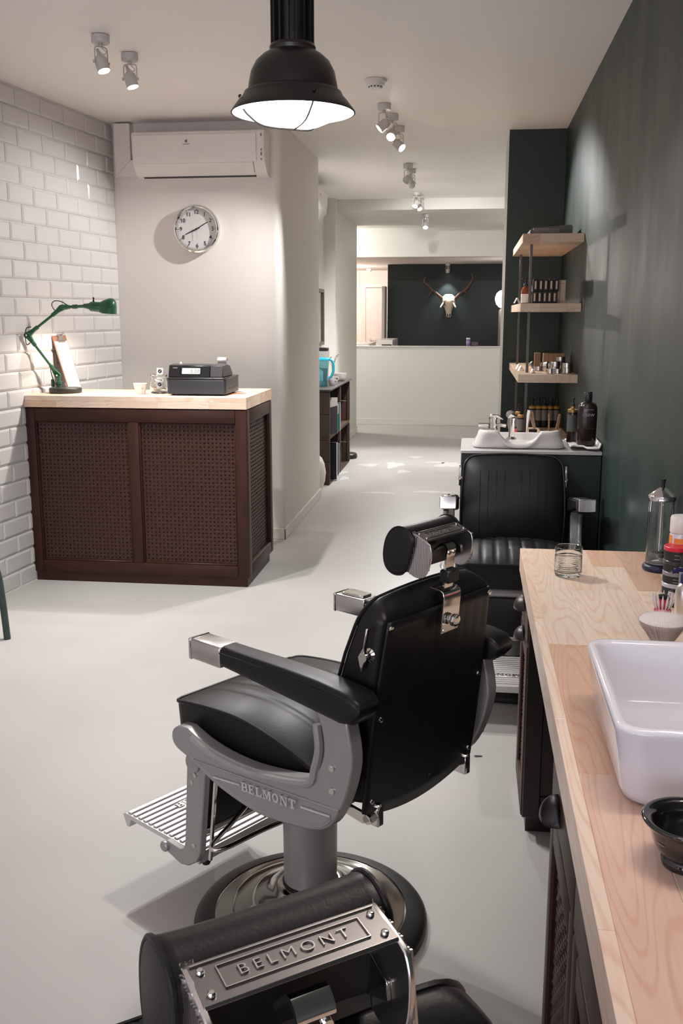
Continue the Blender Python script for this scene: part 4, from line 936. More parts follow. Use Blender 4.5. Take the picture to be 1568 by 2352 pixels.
CH3 = barber_chair('black barber chair without headrest facing the camera in front of the hair washbasin', (.196, 4.0, 0), -PI / 2)
CH1 = dup(CH3, (-.37, 2.21, 0), math.radians(145.8), 'black barber chair in the middle of the picture seen from behind, on its round base')
CH2 = dup(CH3, (-.338, .889, 0), math.radians(126.72), 'nearest black barber chair, only its headrest and back corner in the bottom of the picture')
headrest(CH1)
for ch in CH2.children:         # the nearest chair is pumped a little lower and its back slid up
    k = ch.name.split('.')[0]
    if k in ('backrest', 'rear_panel', 'recline_handle'): ch.location.z += .025
    elif k not in ('base_plate', 'column', 'column_ring'): ch.location.z -= .03
headrest(CH2, dz=.016, tilt=-.149)

CH3.scale = (1.0, 1.12, 1.0)
for ch in CH3.children:         # the washing chair leans further back
    if ch.name.split('.')[0] in ('backrest', 'rear_panel', 'recline_handle'): ch.location.z -= .052; ch.location.x -= .01
    elif ch.name.split('.')[0] in ('arm_pad', 'arm_cap'):
        q = Vector((.115, 0, .775)); ch.matrix_basis = Matrix.Translation(q) @ Matrix.Rotation(-.155, 4, 'Y') @ Matrix.Translation(-q)
    elif ch.name.split('.')[0] not in ('base_plate', 'column', 'column_ring'): ch.location.z -= .032

# ================================================================== styling worktop and its cabinets on the right
WT, WX0, WX1, WY1 = .80, .167, .590, 3.03
def on(x, y, z): 
    d = _f + _r * ((x - PX_CX) / F_PX) - _u * ((y - PX_CY) / F_PX); return Vector((0, 0, EYE)) + d * ((z - EYE) / d.z)
wt = thing('worktop', 'long pale pine worktop along the dark green wall', 'worktop', (0, 0, 0))
PINK = [(.80, .60, .47), (.70, .44, .31), (.76, .53, .40), (.84, .68, .55), (.66, .40, .27)]
def seq(*ls):
    it = list(ls)
    def g(row, rnd):
        for l in (it[row] if row < len(it) else []): yield l
        while True: yield rnd.uniform(.32, .85)
    return g
staves(wt, 'Y', WX0, WX1, -.3, WY1, WT - .070, WT, [.021, .092, .086, .088, .09, .06],
       seq([1.25, .42, .60, .33], [.53, 1.22, .31, .66], [.95, .9, .5], [.2, 1.6, .7], [1.2, .4, .9]), PINK, WOODW, 21, fixed={
    0: [(1.374, (.80, .64, .52)), (.626, (.82, .68, .56)), (.60, (.82, .68, .56)), (.73, (.78, .60, .47))],
    1: [(1.786, (.74, .52, .41)), (.631, (.69, .45, .32)), (.634, (.82, .68, .55)), (.28, (.80, .64, .50))],
    2: [(1.75, (.80, .66, .53)), (.5, (.74, .54, .42)), (.62, (.80, .66, .52)), (.46, (.80, .64, .50))],
    3: [(1.9, (.74, .54, .42)), (1.23, (.80, .65, .51)), (.2, (.66, .43, .29))],
    4: [(2.0, (.76, .55, .42)), (.88, (.79, .63, .49)), (.45, (.60, .39, .27))]})
# fixed tones for the boards that show most
def cabinet(label, y0, y1, far_only=False):
    t = thing('base_cabinet', label, 'cabinet', (0, 0, 0)); top = WT - .0705; X = .178; xb = .585
    cb = bmesh.new(); box(cb, X + .022, xb, y0, y1, .055, top); obj('carcass', cb, M_DARKC, t, bevel=.002)
    obj('plinth', B(X + .018, xb, y0 + .03, y1 - .01, 0, .056), M_DARKC, t)
    # frame on the front, drawer and mesh doors
    ww = y1 - y0; nd = max(1, round(ww / .46)); w = ww / nd
    for k in range(nd):
        a, b = y0 + k * w + .003, y0 + (k + 1) * w - .003; c = (a + b) / 2
        dr = obj('drawer_front', B(X, X + .022, a, b, top - .135, top - .006, .005, 2), M_DARKW, t)
        
        if k == nd - 1: cup(dr, X, (b - .125) if nd > 1 else c, top - (.098 if nd > 1 else .060)) 
        dn = link(bpy.data.objects.new('door', None)); dn.parent = t
        z0, z1 = .062, top - .142
        frame_members(dn, [(a, a + .055, z0, z1), (b - .055, b, z0, z1), (a + .055, b - .055, z0, z0 + .06), (a + .055, b - .055, z1 - .06, z1)], M_DARKW, M_DARKWV, X, X + .024, axis='X')
        if b - a > .2: obj('wire_mesh', weave(a + .055, b - .055, z0 + .06, z1 - .06, lambda q, z, d: (X + .014 - d, q, z)), M_WIRE, dn, kind='stuff', smooth=180)
        
        for q in ((a + .055, a + .062, z0 + .06, z1 - .06), (b - .062, b - .055, z0 + .06, z1 - .06)): obj('panel_bead', B(X + .003, X + .018, q[0], q[1], q[2], q[3], .002), M_DARKW, dn)
        if nd == 1: cup(dn, X, c, z1 - .012, .9)
    # near end panel with a raised frame
    sp = bmesh.new()
    for q in ((X + .004, X + .055, .062, top), (xb - .055, xb, .062, top), (X + .055, xb - .055, .062, .13), (X + .055, xb - .055, top - .07, top)): box(sp, q[0], q[1], y0 - .008, y0 + .001, q[2], q[3], .003)
    obj('end_frame', sp, M_DARKC, t)
    return t
def cup(parent, X, y, z, s=1.0):
    secs = []
    for i in range(7):
        a = PI / 2 * i / 6; ring = []
        for k in range(13):
            b = PI * k / 12; r = .042 * s
            ring.append((X - .034 * s * math.sin(a) * (math.sin(b) ** .6 if math.sin(b) > 0 else 0), y + r * math.cos(b) * (1 if i < 6 else 1), z + .040 * s * math.cos(a) * math.sin(b) ** .8 - .012 * s))
        secs.append(ring)
    o = obj('cup_pull', loft(bmesh.new(), secs, cap=False, closed=False), mat('aged_iron', (.055, .05, .05), .38, metal=.8), parent)
    so = o.modifiers.new('s', 'SOLIDIFY'); so.thickness = .003; return o
cabinet('dark wooden base cabinet with cup pulls under the far end of the worktop', 2.70, 3.02)
cabinet('dark wooden base cabinet with wire mesh doors under the near end of the worktop', -.28, 1.80)

# ---- vessel sink
sk = thing('vessel_sink', 'white rectangular porcelain vessel sink standing on the worktop', 'sink', (0, 0, 0))
sx0, sx1, sy0, sy1, sz = .223, .575, 1.357, 1.775, .932
def ringr(x0, x1, y0, y1, r, z, n=6):
    return [((x0 + x1) / 2 + u, (y0 + y1) / 2 + v, z) for u, v in rrect((x1 - x0) / 2, (y1 - y0) / 2, r, n)]
S = []
for ins, r, z in ((.045, .03, .8008), (.030, .04, .8015), (.021, .045, .806), (.016, .045, .82), (.008, .042, .87), (.002, .038, .915), (0, .037, .925), (.002, .036, .930), (.006, .034, .9325), (.012, .032, .9325), (.017, .03, .930), (.020, .029, .924), (.026, .034, .88), (.034, .04, .836), (.045, .045, .822), (.065, .05, .817), (.12, .05, .815)):
    S.append(ringr(sx0 + ins, sx1 - ins, sy0 + ins, sy1 - ins, min(r, .16), z))
obj('basin', loft(bmesh.new(), S), M_PORC, sk, smooth=80)
obj('drain', LA([(.026, 0), (.026, .003), (.018, .004), (0, .003)], 24, Matrix.Translation(((sx0 + sx1) / 2, (sy0 + sy1) / 2, .815))), M_CHROME, sk)
tp_ = thing('tap', 'chrome mixer tap at the wall end of the vessel sink, out of the picture', 'tap', (.545, 1.566, .9325))
obj('body', LA([(.024, 0), (.022, .004), (.019, .006), (.018, .10), (.014, .106), (0, .107)], 24), M_CHROME, tp_)
obj('spout', T(smooth_path([(0, 0, .075), (-.05, 0, .085), (-.10, 0, .080), (-.115, 0, .066)], 5), .011, 12), M_CHROME, tp_)
obj('lever', T([(0, 0, .105), (.006, 0, .13), (.0, .05, .14)], .006, 8), M_CHROME, tp_)

# ---- things on the worktop
c = on(1582, 1886, .862); BXc, BYc = c.x, c.y
bw = thing('shaving_bowl', 'shiny black shaving bowl with flared rim in front of the sink', 'bowl', (BXc, BYc, WT + .0005))
obj('body', LA([(0, .004), (.030, .003), (.0325, 0), (.034, .004), (.034, .010), (.031, .013), (.040, .022), (.0465, .036), (.0495, .050), (.050, .056), (.0585, .060), (.0605, .0625), (.0605, .065), (.057, .0665), (.046, .062), (.044, .05), (.038, .03), (.022, .016), (0, .013)], 64, cap=False), mat('black_glaze', (.008, .007, .007), .05, spec=.8, coat=.5), bw, smooth=70)
sc_ = bmesh.new()
for i, q in enumerate((-1, 0, 1)): prism(sc_, [(-.002, -.001), (.002, .0), (.002, .0012), (-.002, .0004)], lambda u, v, d: ((.0477 + d) * math.cos(-2.55 + (q * .004 + u) / .047), (.0477 + d) * math.sin(-2.55 + (q * .004 + u) / .047), .0395 + v), .0, .0006)
obj('maker_script', sc_, mat('faint_gold', (.3, .24, .2), .4), bw)
gx = on(1303, 1322, WT)
tg = thing('tumbler', 'cut glass tumbler standing alone on the far end of the worktop', 'glass', (gx.x, gx.y, WT))
prof = [(0, .001), (.030, .0006), (.035, .002), (.037, .007)]
bm = bmesh.new(); N = 56; rows = []
outer = [(.030, .0006), (.035, .002), (.037, .008)] + [(.0375, .008 + .0028 * i) for i in range(1, 20)] + [(.0378, .068), (.038, .0835), (.0372, .0845)]
inner = [(.0362, .0835), (.0358, .06), (.0350, .018), (.031, .0125), (.015, .012)]
for j, (r, z) in enumerate(outer + inner):
    ring = []
    for k in range(N):
        rr = r
        if 3 <= j <= 21: rr = r + (.0009 if (k + (j // 2)) % 2 == 0 and j % 2 == 0 else -.0007)
        ring.append(bm.verts.new((rr * math.cos(2 * PI * k / N), rr * math.sin(2 * PI * k / N), z)))
    rows.append(ring)
for a, b in zip(rows, rows[1:]):
    for k in range(N): bm.faces.new((a[k], a[(k + 1) % N], b[(k + 1) % N], b[k]))
bm.faces.new(rows[0]); bm.faces.new(rows[-1][::-1]); obj('glass', bm, M_GLASS, tg, smooth=30)
# disinfectant jar
jx = on(1519, 1309, WT); JRX, JRY = min(jx.x, .546), jx.y
bj = thing('disinfectant_jar', 'tall clear disinfectant jar with chrome lid and navy foot against the green wall', 'jar', (JRX, JRY, WT))
obj('foot', LA([(0, 0), (.040, 0), (.0435, .005), (.0435, .012), (.039, .018), (.037, .019), (.037, .012), (0, .012)], 40, cap=False), M_NAVY, bj)
obj('glass', LA([(0, .0125), (.034, .0125), (.036, .02), (.0365, .10), (.0345, .196), (.0355, .203), (.0355, .215), (.0335, .216), (.0325, .203), (.0315, .196), (.0335, .10), (.033, .022), (.0, .019)], 36, cap=False), M_GLASS, bj)
obj('lid', LA([(.0375, .205), (.0385, .206), (.0385, .216), (.0365, .219), (.012, .238), (.006, .240), (0, .240)], 40, cap=False), M_CHROME, bj)
obj('knob', LA([(.006, .238), (.0055, .252), (.008, .262), (.0085, .265), (0, .266)], 16), M_BLACKP, bj)
obj('comb_basket', LA([(.026, .042), (.026, .052), (.02, .053), (.02, .042)], 24), mat('grey_strainer', (.16, .15, .14), .4, metal=.5), bj)
obj('lift_rod', T([(0, 0, .05), (0, 0, .238)], .0018, 6), M_CHROME, bj)
# spray can
cx = on(1553, 1352, WT); 
sp_ = thing('spray_can', 'spray can with white cap and orange label beside the tall disinfectant jar', 'can', (min(cx.x, .560), cx.y, WT))
obj('can', LA([(.024, 0), (.0265, .003), (.0265, .15), (.024, .155), (.022, .158)], 36), mat('lilac_white_paint', (.66, .62, .68), .35, metal=.2), sp_)
obj('cap', LA([(.0262, .155), (.0272, .157), (.0272, .193), (.025, .199), (.012, .202), (0, .202)], 36, cap=False), M_WHITE, sp_)
lbn = bmesh.new()
for a0, a1, z0, z1 in ((-3.5, -2.6, .03, .148), (-2.35, -1.3, .128, .142)):
    prism(lbn, [(a0 + (a1 - a0) * i / 8, z0) for i in range(9)] + [(a1 - (a1 - a0) * i / 8, z1) for i in range(9)], lambda u, v, d: ((.0266 + d) * math.cos(u), (.0266 + d) * math.sin(u), v), 0, .0003)
obj('orange_label', lbn, M_ORANGE, sp_)
# stacked tins
tn = on(1549, 1356, WT); TX_, TY_ = min(tn.x, .548), tn.y - .022
def tin(z, h, lid, label, txt=None, tcol=None, extra=None, r=.0335, body=None):
    t = thing('pomade_tin', label, 'tin', (TX_, TY_, z), 0)
    obj('body', LA([(r - .002, 0), (r, .001), (r, h - .011), (r - .001, h - .010)], 40), body or M_PRINTB, t)
    obj('lid', LA([(r + .0006, h - .0108), (r + .001, h - .009), (r + .001, h - .002), (r - .001, h), (0, h)], 40, cap=True), lid, t)
    a = math.atan2(-TY_, -TX_) + .55
    for k, (zz, hh) in enumerate(((.24, .02), (.66, .02))):
        bm = bmesh.new(); prism(bm, [(a - .75 + 1.0 * i / 8, (h - .012) * zz) for i in range(9)] + [(a + .25 - 1.0 * i / 8, (h - .012) * zz + .0008) for i in range(9)], lambda u, v, d: ((r + d) * math.cos(u), (r + d) * math.sin(u), v), .0002, .0004)
        obj('print_line', bm, M_PRINTW, t)
    if txt: lettering(txt, tcol or M_PRINTW, t, ((r + .0003) * math.cos(a), (r + .0003) * math.sin(a), (h - .012) * .47), (-math.sin(a), math.cos(a), 0), (0, 0, 1), (h - .012) * (.42 if len(txt) < 6 else .30), .0003, 'brand_print', wrap=r + .0003)
    return t
z = WT
tin(z, .030, mat('lilac_lid', (.52, .48, .56), .3), 'lowest black tin of the stack with a lilac lid and red print', 'UPP', M_PRINTR); z += .0301
tin(z, .031, mat('grey_lid', (.22, .21, .23), .35), 'black tin reading MATT, second from the bottom of the stack', 'MATT'); z += .0311
tin(z, .030, mat('dark_lid', (.04, .04, .045), .3), 'black tin with cursive white print, third from the bottom of the stack', 'Field Day'); z += .0301
tin(z, .036, M_RED, 'topmost black tin of the stack with a bright red lid', 'FINEST')
t2 = on(1553, 1392, WT)
sm = thing('wax_tin', 'small round tin with silver screw lid in front of the tin stack', 'tin', (t2.x, t2.y, WT))
obj('body', LA([(.020, 0), (.021, .002), (.021, .024), (.020, .025)], 32), M_PRINTB, sm)
obj('lid', LA([(.0215, .024), (.0215, .036), (.020, .038), (0, .0378)], 32), M_ALU, sm)
lv = bmesh.new(); lathe(lv, [(.015, .0381), (.015, .0384), (.010, .0384), (.010, .0381)], 24); obj('lid_print', lv, M_PRINTB, sm)
b3 = on(1574, 1366, WT)
kb = thing('spray_bottle', 'black and grey bottle half cut off by the right edge, before the tin stack', 'bottle', (b3.x - .004, b3.y - .03, WT))
obj('body', LA([(.020, 0), (.022, .003), (.022, .075), (.022, .105), (.017, .118), (.009, .126), (.009, .132), (0, .132)], 32), M_BLACKP, kb)
obj('grey_label', LA([(.0223, .01), (.0225, .011), (.0225, .082), (.0223, .083)], 32, cap=False), mat('grey_label', (.20, .20, .21), .5), kb)
b4 = on(1571, 1420, WT)
ab = thing('pump_bottle', 'silver aluminium bottle with navy pump at the right edge, behind the neck duster', 'bottle', (b4.x, b4.y + .02, WT))
obj('body', LA([(.019, 0), (.021, .003), (.021, .062), (.018, .074), (.010, .082), (.010, .085), (0, .085)], 32), M_ALU, ab)
obj('collar', LA([(.0115, .083), (.0115, .105), (.006, .108), (.006, .118), (0, .118)], 20), mat('navy_plastic', (.02, .02, .10), .35), ab)
obj('nozzle', T([(0, 0, .114), (-.02, -.004, .116), (-.034, -.008, .110)], .005, 8), MATS['navy_plastic'], ab)
# red brush with white bristles
rbp = on(1521, 1398, .888); RBX, RBY = rbp.x, rbp.y
rb_ = thing('neck_brush', 'red round brush with stiff white bristle tufts behind the white neck duster', 'brush', (RBX, RBY, WT))
obj('handle', LA([(.010, 0), (.012, .004), (.008, .02), (.008, .05), (.013, .068), (.0165, .074), (0, .074)], 24), M_BLACKP, rb_)
obj('head', LA([(.0165, .073), (.0185, .077), (.0185, .085), (.0165, .089), (0, .089)], 28), M_RED, rb_)
obj('red_core', LA([(.011, .088), (.012, .095), (.012, .110), (.010, .112)], 20), M_RED, rb_)
obj('black_tip', LA([(.0115, .1115), (.0115, .118), (.0, .122)], 20), M_BLACKP, rb_)
for k in range(14):
    a = 2 * PI * k / 14; o = Vector((math.cos(a), math.sin(a), 0))
    obj('bristle_tuft', T([o * .0145 + Vector((0, 0, .088)), o * .018 + Vector((0, 0, .098)), o * .0215 + Vector((0, 0, .108)), o * .0235 + Vector((0, 0, .124))], .002, 6, radii=[.0010, .0026, .0030, .0004]), mat('white_bristle', (.72, .66, .66), .6), rb_)
# white neck duster, soft bristles
ndp = at(1522, 1440, 1.93)
nd = thing('neck_duster', 'big fluffy white neck duster standing behind the sink', 'brush', (ndp.x, 1.93, WT))
obj('handle', LA([(.016, 0), (.019, .004), (.012, .02), (.013, .055), (.021, .07), (.021, .082)], 28), mat('pale_handle', (.55, .46, .40), .4), nd)
obj('bristle_core', LA([(.018, .080), (.023, .088), (.034, .104), (.044, .117), (.047, .122), (.042, .127), (.026, .131), (0, .132)], 40), mat('white_bristle_core', (.70, .64, .64), .9), nd)
hr = bmesh.new(); r5 = random.Random(5)
for k in range(5200):
    a = r5.uniform(0, 2 * PI); q = math.sqrt(r5.uniform(.25, 1.05)); p0 = Vector((.020 * q * math.cos(a), .020 * q * math.sin(a), .078)); p2 = Vector((.054 * q * math.cos(a), .054 * q * math.sin(a), .138 - .012 * q * q + r5.uniform(-.006, .004)))
    p1 = (p0 + p2) / 2 - Vector((math.cos(a), math.sin(a), 0)) * .002; tn_ = Vector((-math.sin(a), math.cos(a), 0)) * .00035
    v = [hr.verts.new(p) for p in (p0 - tn_, p0 + tn_, p1 + tn_, p1 - tn_, p2)]
    hr.faces.new(v[:4]); hr.faces.new((v[3], v[2], v[4]))
obj('bristles', hr, mat('white_bristle_core', (.7, .64, .64), .9), nd, kind='stuff', smooth=0)

# ================================================================== hair washing station
ws = thing('wash_cabinet', 'black-green cabinet with pale grey top carrying the hair washbasin', 'cabinet', (0, 0, 0))
obj('carcass', B(-.036, .590, 4.44, 4.86, .0, .9, .003), mat('black_green_panel', (.010, .017, .016), .42), ws)
obj('top_board', B(-.038, .5905, 4.432, 4.87, .9005, .917, .003), mat('pale_grey_top', (.42, .41, .40), .4), ws)
obj('door_gap', B(.2745, .2765, 4.4385, 4.4405, .04, .89), M_BLACKP, ws)
hb = thing('hair_washbasin', 'white hair washbasin with a neck dip behind the black barber chair', 'basin', (.224, 4.655, .917))
def hz(s, fr_):             # rim height along the front: raised shoulders, dipped neck
    d = max(0, 1 - (abs(s) / .46) ** 2.2); return .092 - .062 * (d ** .8) * fr_
bm = bmesh.new(); secs = []; n_ = 33
hw_, hd_ = .209, .185
def ring(ins, iy, zf, r=.05, dip=0.0):
    o = rrect(hw_ - ins, hd_ - iy, max(.012, r - ins * .3), 6); out = []
    # resample front edge finely
    pts = []
    for i, ((u, v), (u2, v2)) in enumerate(zip(o, o[1:] + o[:1])):
        m = 24 if i == 20 else 1
        for k in range(m): pts.append((u + (u2 - u) * k / m, v + (v2 - v) * k / m))
    for u, v in pts:
        f = max(0, min(1, (-v - hd_ * .35) / (hd_ * .6))); s = u / hw_
        dp = .058 * max(0, 1 - abs(s / .46) ** 3.2) * f * dip
        out.append((u, v, zf - dp - .050 * max(0, (v + hd_ * .5) / (1.5 * hd_)) * min(1, zf / .05)))
    return out
for ix, iy, z, r, dip in ((.075, .09, .001, .05, 0), (.03, .05, .0015, .05, 0), (.002, .022, .003, .05, .0), (.0, .016, .008, .05, .0), (.006, .014, .025, .05, .25), (.018, .006, .055, .05, .85), (.023, .001, .068, .055, 1), (.025, .0, .078, .055, 1), (.029, .004, .084, .055, 1), (.038, .013, .0855, .055, 1), (.048, .023, .083, .055, 1), (.054, .029, .074, .05, .95), (.060, .036, .048, .05, .5), (.075, .055, .024, .05, .1), (.11, .09, .014, .05, 0), (.15, .14, .012, .05, 0)):
    secs.append(ring(ix, iy, z, r, dip))
obj('basin', loft(bmesh.new(), secs), M_PORCG, hb, smooth=70)
obj('underframe', B(-.150, .150, -.155, .0, -.0002, .012, .004, 2), M_PORCG, hb)
mx = at(1131, 990, 4.855); 
mt_ = thing('mixer_tap', 'chrome mixer tap with flat lever at the back left of the hair washbasin', 'tap', (mx.x, 4.855, .966))
obj('body', LA([(.024, 0), (.024, .003), (.020, .006), (.019, .045), (.021, .05), (.021, .062), (0, .064)], 24), M_CHROME, mt_)
obj('lever', PR([(-.02, .060), (.022, .055), (.050, .045), (.052, .050), (.026, .070), (-.016, .072)], lambda u, v, d: (u, d, v), -.014, .014), M_CHROME, mt_, bevel=.003)
obj('spout', T([(0, 0, .02), (.03, -.01, .022), (.065, -.02, .018)], .009, 10), M_CHROME, mt_)
obj('side_valve', LA([(.012, 0), (.012, .05)], 14, aim((-.02, 0, .018), (-1, 0, 0))), M_CHROME, mt_)
sx_ = at(1172, 1005, 4.72)
sh_ = thing('hand_shower', 'chrome hand shower standing in the washbasin behind the neck dip', 'shower head', (sx_.x, 4.66, .937))
obj('holder', LA([(.026, 0), (.026, .006), (.018, .012), (.013, .016), (.012, .03)], 20), M_CHROME, sh_)
obj('handle', LA([(.011, .028), (.014, .05), (.016, .09), (.019, .104), (.014, .108)], 20), M_CHROME, sh_)
obj('spray_head', LA([(.012, 0), (.02, .008), (.021, .022), (.014, .034), (0, .036)], 20, aim((.0, .012, .112), (-.25, -.6, .35))), M_CHROME, sh_)
tw = bmesh.new(); secs = []; r8 = random.Random(8)
tx0, tx1 = at(1301, 1040, 4.6).x, .588
twt = thing('folded_towel', 'crumpled white towel under the shampoo bottles on the wash cabinet', 'towel', (0, 0, 0))
G = []; bm = bmesh.new()
for i in range(27):
    u = i / 26; row = []
    for j in range(15):
        v = j / 14; x = tx0 + (tx1 - tx0) * u; y = 4.45 + .28 * v
        h = .006 + .003 * math.sin(7 * u + 3 * v) + .002 * math.sin(19 * u - 6 * v) + .003 * (1 - v) * math.sin(4 * u + 1)
        if u > .9: h += .022 * ((u - .9) / .1) ** 2
        row.append(bm.verts.new((x, y + .012 * math.sin(6 * u), .9250 + max(.003, h))))
    G.append(row)
for i in range(26):
    for j in range(14): bm.faces.new((G[i][j], G[i + 1][j], G[i + 1][j + 1], G[i][j + 1]))
to = obj('cloth', bm, mat('white_terry', (.62, .59, .57), .95, bump=.3, bscale=300), twt, smooth=80); so = to.modifiers.new('s', 'SOLIDIFY'); so.thickness = .007; so.offset = -1
cwb = at(1353, 1030, 4.56)
bb_ = thing('shampoo_bottle', 'large dark brown bottle lettered CREW on the white towel', 'bottle', (.525, 4.50, .9395)); bb_.scale = (.95, .95, .92)
def flatb(w, d, h, n=28):
    S = []
    for k, z in ((.92, 0), (1, .004), (1.02, h * .4), (1.03, h * .66), (1.0, h * .74), (.86, h * .80), (.62, h * .83), (.40, h * .845), (.36, h * .85)):
        S.append([(w * k * math.cos(2 * PI * i / n) * (abs(math.cos(2 * PI * i / n)) ** -.25 if abs(math.cos(2 * PI * i / n)) > .05 else 1), (d * k if k > .7 else max(d * .55, w * k * .9)) * math.sin(2 * PI * i / n), z) for i in range(n)])
    return loft(bmesh.new(), S)
obj('body', flatb(.044, .030, .252), mat('dark_brown_plastic', (.016, .006, .005), .22, spec=.6), bb_, smooth=60)
obj('cap', LA([(.0165, .212), (.0185, .216), (.0180, .252), (.015, .2575)], 24), M_BLACKP, bb_)
obj('cap_top', PR([(-.018, .252), (.018, .258), (.018, .264), (-.018, .2565)], lambda u, v, d: (u, d, v), -.012, .012), M_BLACKP, bb_, bevel=.002)
M_FADED = mat('grey_blue_print', (.24, .25, .26), .5)
lettering('CREW', M_FADED, bb_, (0, -.0308, .150), (1, 0, 0), (0, 0, 1), .0195, .0012, 'brand_print'); lettering('AMERICAN', M_FADED, bb_, (0, -.0306, .176), (1, 0, 0), (0, 0, 1), .0080, .0012, 'brand_print')
ln = bmesh.new(); box(ln, -.024, .024, -.0312, -.0302, .130, .1312); box(ln, -.02, .02, -.0312, -.0302, .020, .0215); box(ln, -.03, .03, -.0312, -.0302, .085, .0862); obj('print_lines', ln, mat('dim_print', (.07, .06, .06), .5), bb_)
b2 = thing('tonic_bottle', 'slim dark bottle with brass neck half hidden behind the CREW bottle', 'bottle', (.470, 4.60, .9395))
obj('body', LA([(.022, 0), (.024, .003), (.024, .135), (.023, .14)], 24), mat('dark_brown_plastic', (.016, .006, .005), .22), b2)
obj('label', LA([(.0243, .05), (.0243, .128)], 24, cap=False), mat('dark_grey_label', (.05, .05, .048), .5), b2)
obj('neck', LA([(.0235, .139), (.0235, .150), (.010, .156), (.009, .165)], 24), mat('brass_ring', (.35, .20, .06), .35, metal=.8), b2)
obj('pump', LA([(.008, .164), (.008, .178), (.004, .18), (.004, .195), (.008, .197), (.008, .205), (0, .206)], 16), M_BLACKP, b2)

# ================================================================== corner shelves on two steel rods
SH = dict(x0=.262, x1=.5905, y0=5.60, y1=6.975)
tops = (1.952, 1.580, 1.190, .800)
for z, lb, sd in zip(tops, ('topmost pine corner shelf carrying a dark grey box', 'second pine corner shelf from the top carrying small black cartons', 'third pine corner shelf from the top carrying silver tins', 'lowest pine corner shelf behind the washbasin'), (31, 32, 33, 34)):
    t = thing('corner_shelf', lb, 'shelf', (0, 0, 0), 0, None)
    staves(t, 'X', SH['x0'], SH['x1'], SH['y0'], SH['y1'], z - .046, z, [.05, .06, .055, .07], rl(.10, .3), [tuple(v * .88 for v in c) for c in PINE], WOODX, sd)
for px_, Y, lb in ((1215, 5.78, 'front dark steel rod carrying the corner shelves'), (1192, 6.72, 'rear dark steel rod carrying the corner shelves')):
    x = at(px_, 600, Y).x + .010; t = thing('shelf_rod', lb, 'rod', (x, Y, 0)); segs = list(zip(tops[1:], tops[:-1]))
    for za, zb in segs:
        obj('rod_length', B(-.0075, .0075, -.0075, .0075, za + .0004, zb - .0464, .001), M_STEEL, t)
# top shelf
dk = thing('storage_box', 'dark grey box lying on the topmost corner shelf', 'box', (.435, 5.86, 1.9525), .03)
obj('body', PR([(-.125, 0), (.115, 0), (.115, .06), (.105, .066), (-.105, .050), (-.12, .04)], lambda u, v, d: (u, d, v), 0, .20), mat('grey_metal_box', (.10, .095, .095), .45), dk, bevel=.002)
obj('front_panel', B(-.105, .045, -.006, .0, .006, .048, .002), mat('grey_panel', (.16, .15, .15), .5), dk)
# second shelf: cartons
Z2 = 1.5805
def carton(name, loc, sx, sy, sz, m, label, cat='carton', group=None, rz=0):
    t = thing(name, label, cat, loc, rz, group); obj('box', B(-sx / 2, sx / 2, -sy / 2, sy / 2, 0, sz, .0012), m, t); return t
for row in range(2):
    for k in range(5):
        xa = at(1223 + k * 11.4 + row * (1 + .6 * k), 650, 5.72).x + .012
        t = carton('black_carton', (xa, 5.72 + .004 * ((k * 3 + row) % 3), Z2 + row * .0665), .0268, .06, .066, M_PRINTB, 'small black carton, %s in the %s row on the second shelf' % (('leftmost', 'second from left', 'middle one', 'second from right', 'rightmost')[k], ('bottom', 'top')[row]), group='black cartons on the second shelf', rz=.02 * ((k + row) % 3 - 1))
        obj('white_print', B(-.0045, .0045, -.0308, -.0301, .012, .055), M_CREAM, t)
for k in range(3):
    xa = .427 + k * .031
    t = carton('cream_carton', (xa + .010, 5.76, Z2), .0295, .055, .128, M_CREAM, 'tall cream carton, %s of the three beside the black cartons' % ('left one', 'middle one', 'right one')[k], group='cream cartons on the second shelf')
    pm = bmesh.new(); box(pm, -.009, .009, -.0280, -.0274, .108, .1105); box(pm, -.009, .009, -.0280, -.0274, .010, .013); box(pm, -.010, .010, -.0280, -.0274, .018, .0192); obj('fine_print', pm, mat('brown_print', (.25, .15, .10), .6), t)
ax_ = at(1204, 690, 5.95).x + .005
am = thing('pump_bottle', 'amber pump bottle with white label on the second corner shelf', 'bottle', (ax_, 5.95, Z2))
obj('body', LA([(.024, 0), (.026, .003), (.026, .075), (.020, .092), (.010, .098), (.010, .104), (0, .104)], 28), M_AMBER, am)
obj('label', LA([(.0263, .006), (.0263, .056)], 28, cap=False), M_PAPER, am)
obj('pump', LA([(.012, .102), (.012, .115), (.005, .118), (.005, .135), (.009, .137), (.009, .144), (0, .145)], 16), M_BLACKP, am)
obj('nozzle', T([(0, 0, .140), (-.022, -.006, .143)], .004, 8), M_BLACKP, am)
ax_ = at(1219, 690, 5.80).x + .004
db = thing('dropper_bottle', 'small dropper bottle with silver cap left of the black cartons', 'bottle', (ax_, 5.80, Z2))
obj('body', LA([(.016, 0), (.0175, .003), (.0175, .058), (.009, .068), (0, .068)], 24), M_PRINTB, db)
obj('label', LA([(.0178, .008), (.0178, .05)], 24, cap=False), M_PAPER, db)
obj('dropper', LA([(.010, .066), (.010, .080), (.007, .082), (.006, .096), (0, .100)], 16), M_ALU, db)
def tent(px, py, Y, z, label, s=1.0):
    x = at(px, py, Y).x; t = thing('price_stand', label, 'price stand', (x, Y, z + .0005), .15)
    for a in (-1, 1): obj('card_leg', PR([(a * .015 * s, 0), (a * .015 * s + .002, 0), (.002, .030 * s), (0, .030 * s)], lambda u, v, d: (u, d, v), -.02, .02), M_CLEARW, t)
    return t
M_CLEARW = mat('frosted_white', (.75, .72, .70), .3)
tent(1186, 697, 5.68, Z2, 'clear price stand on the left end of the second corner shelf')
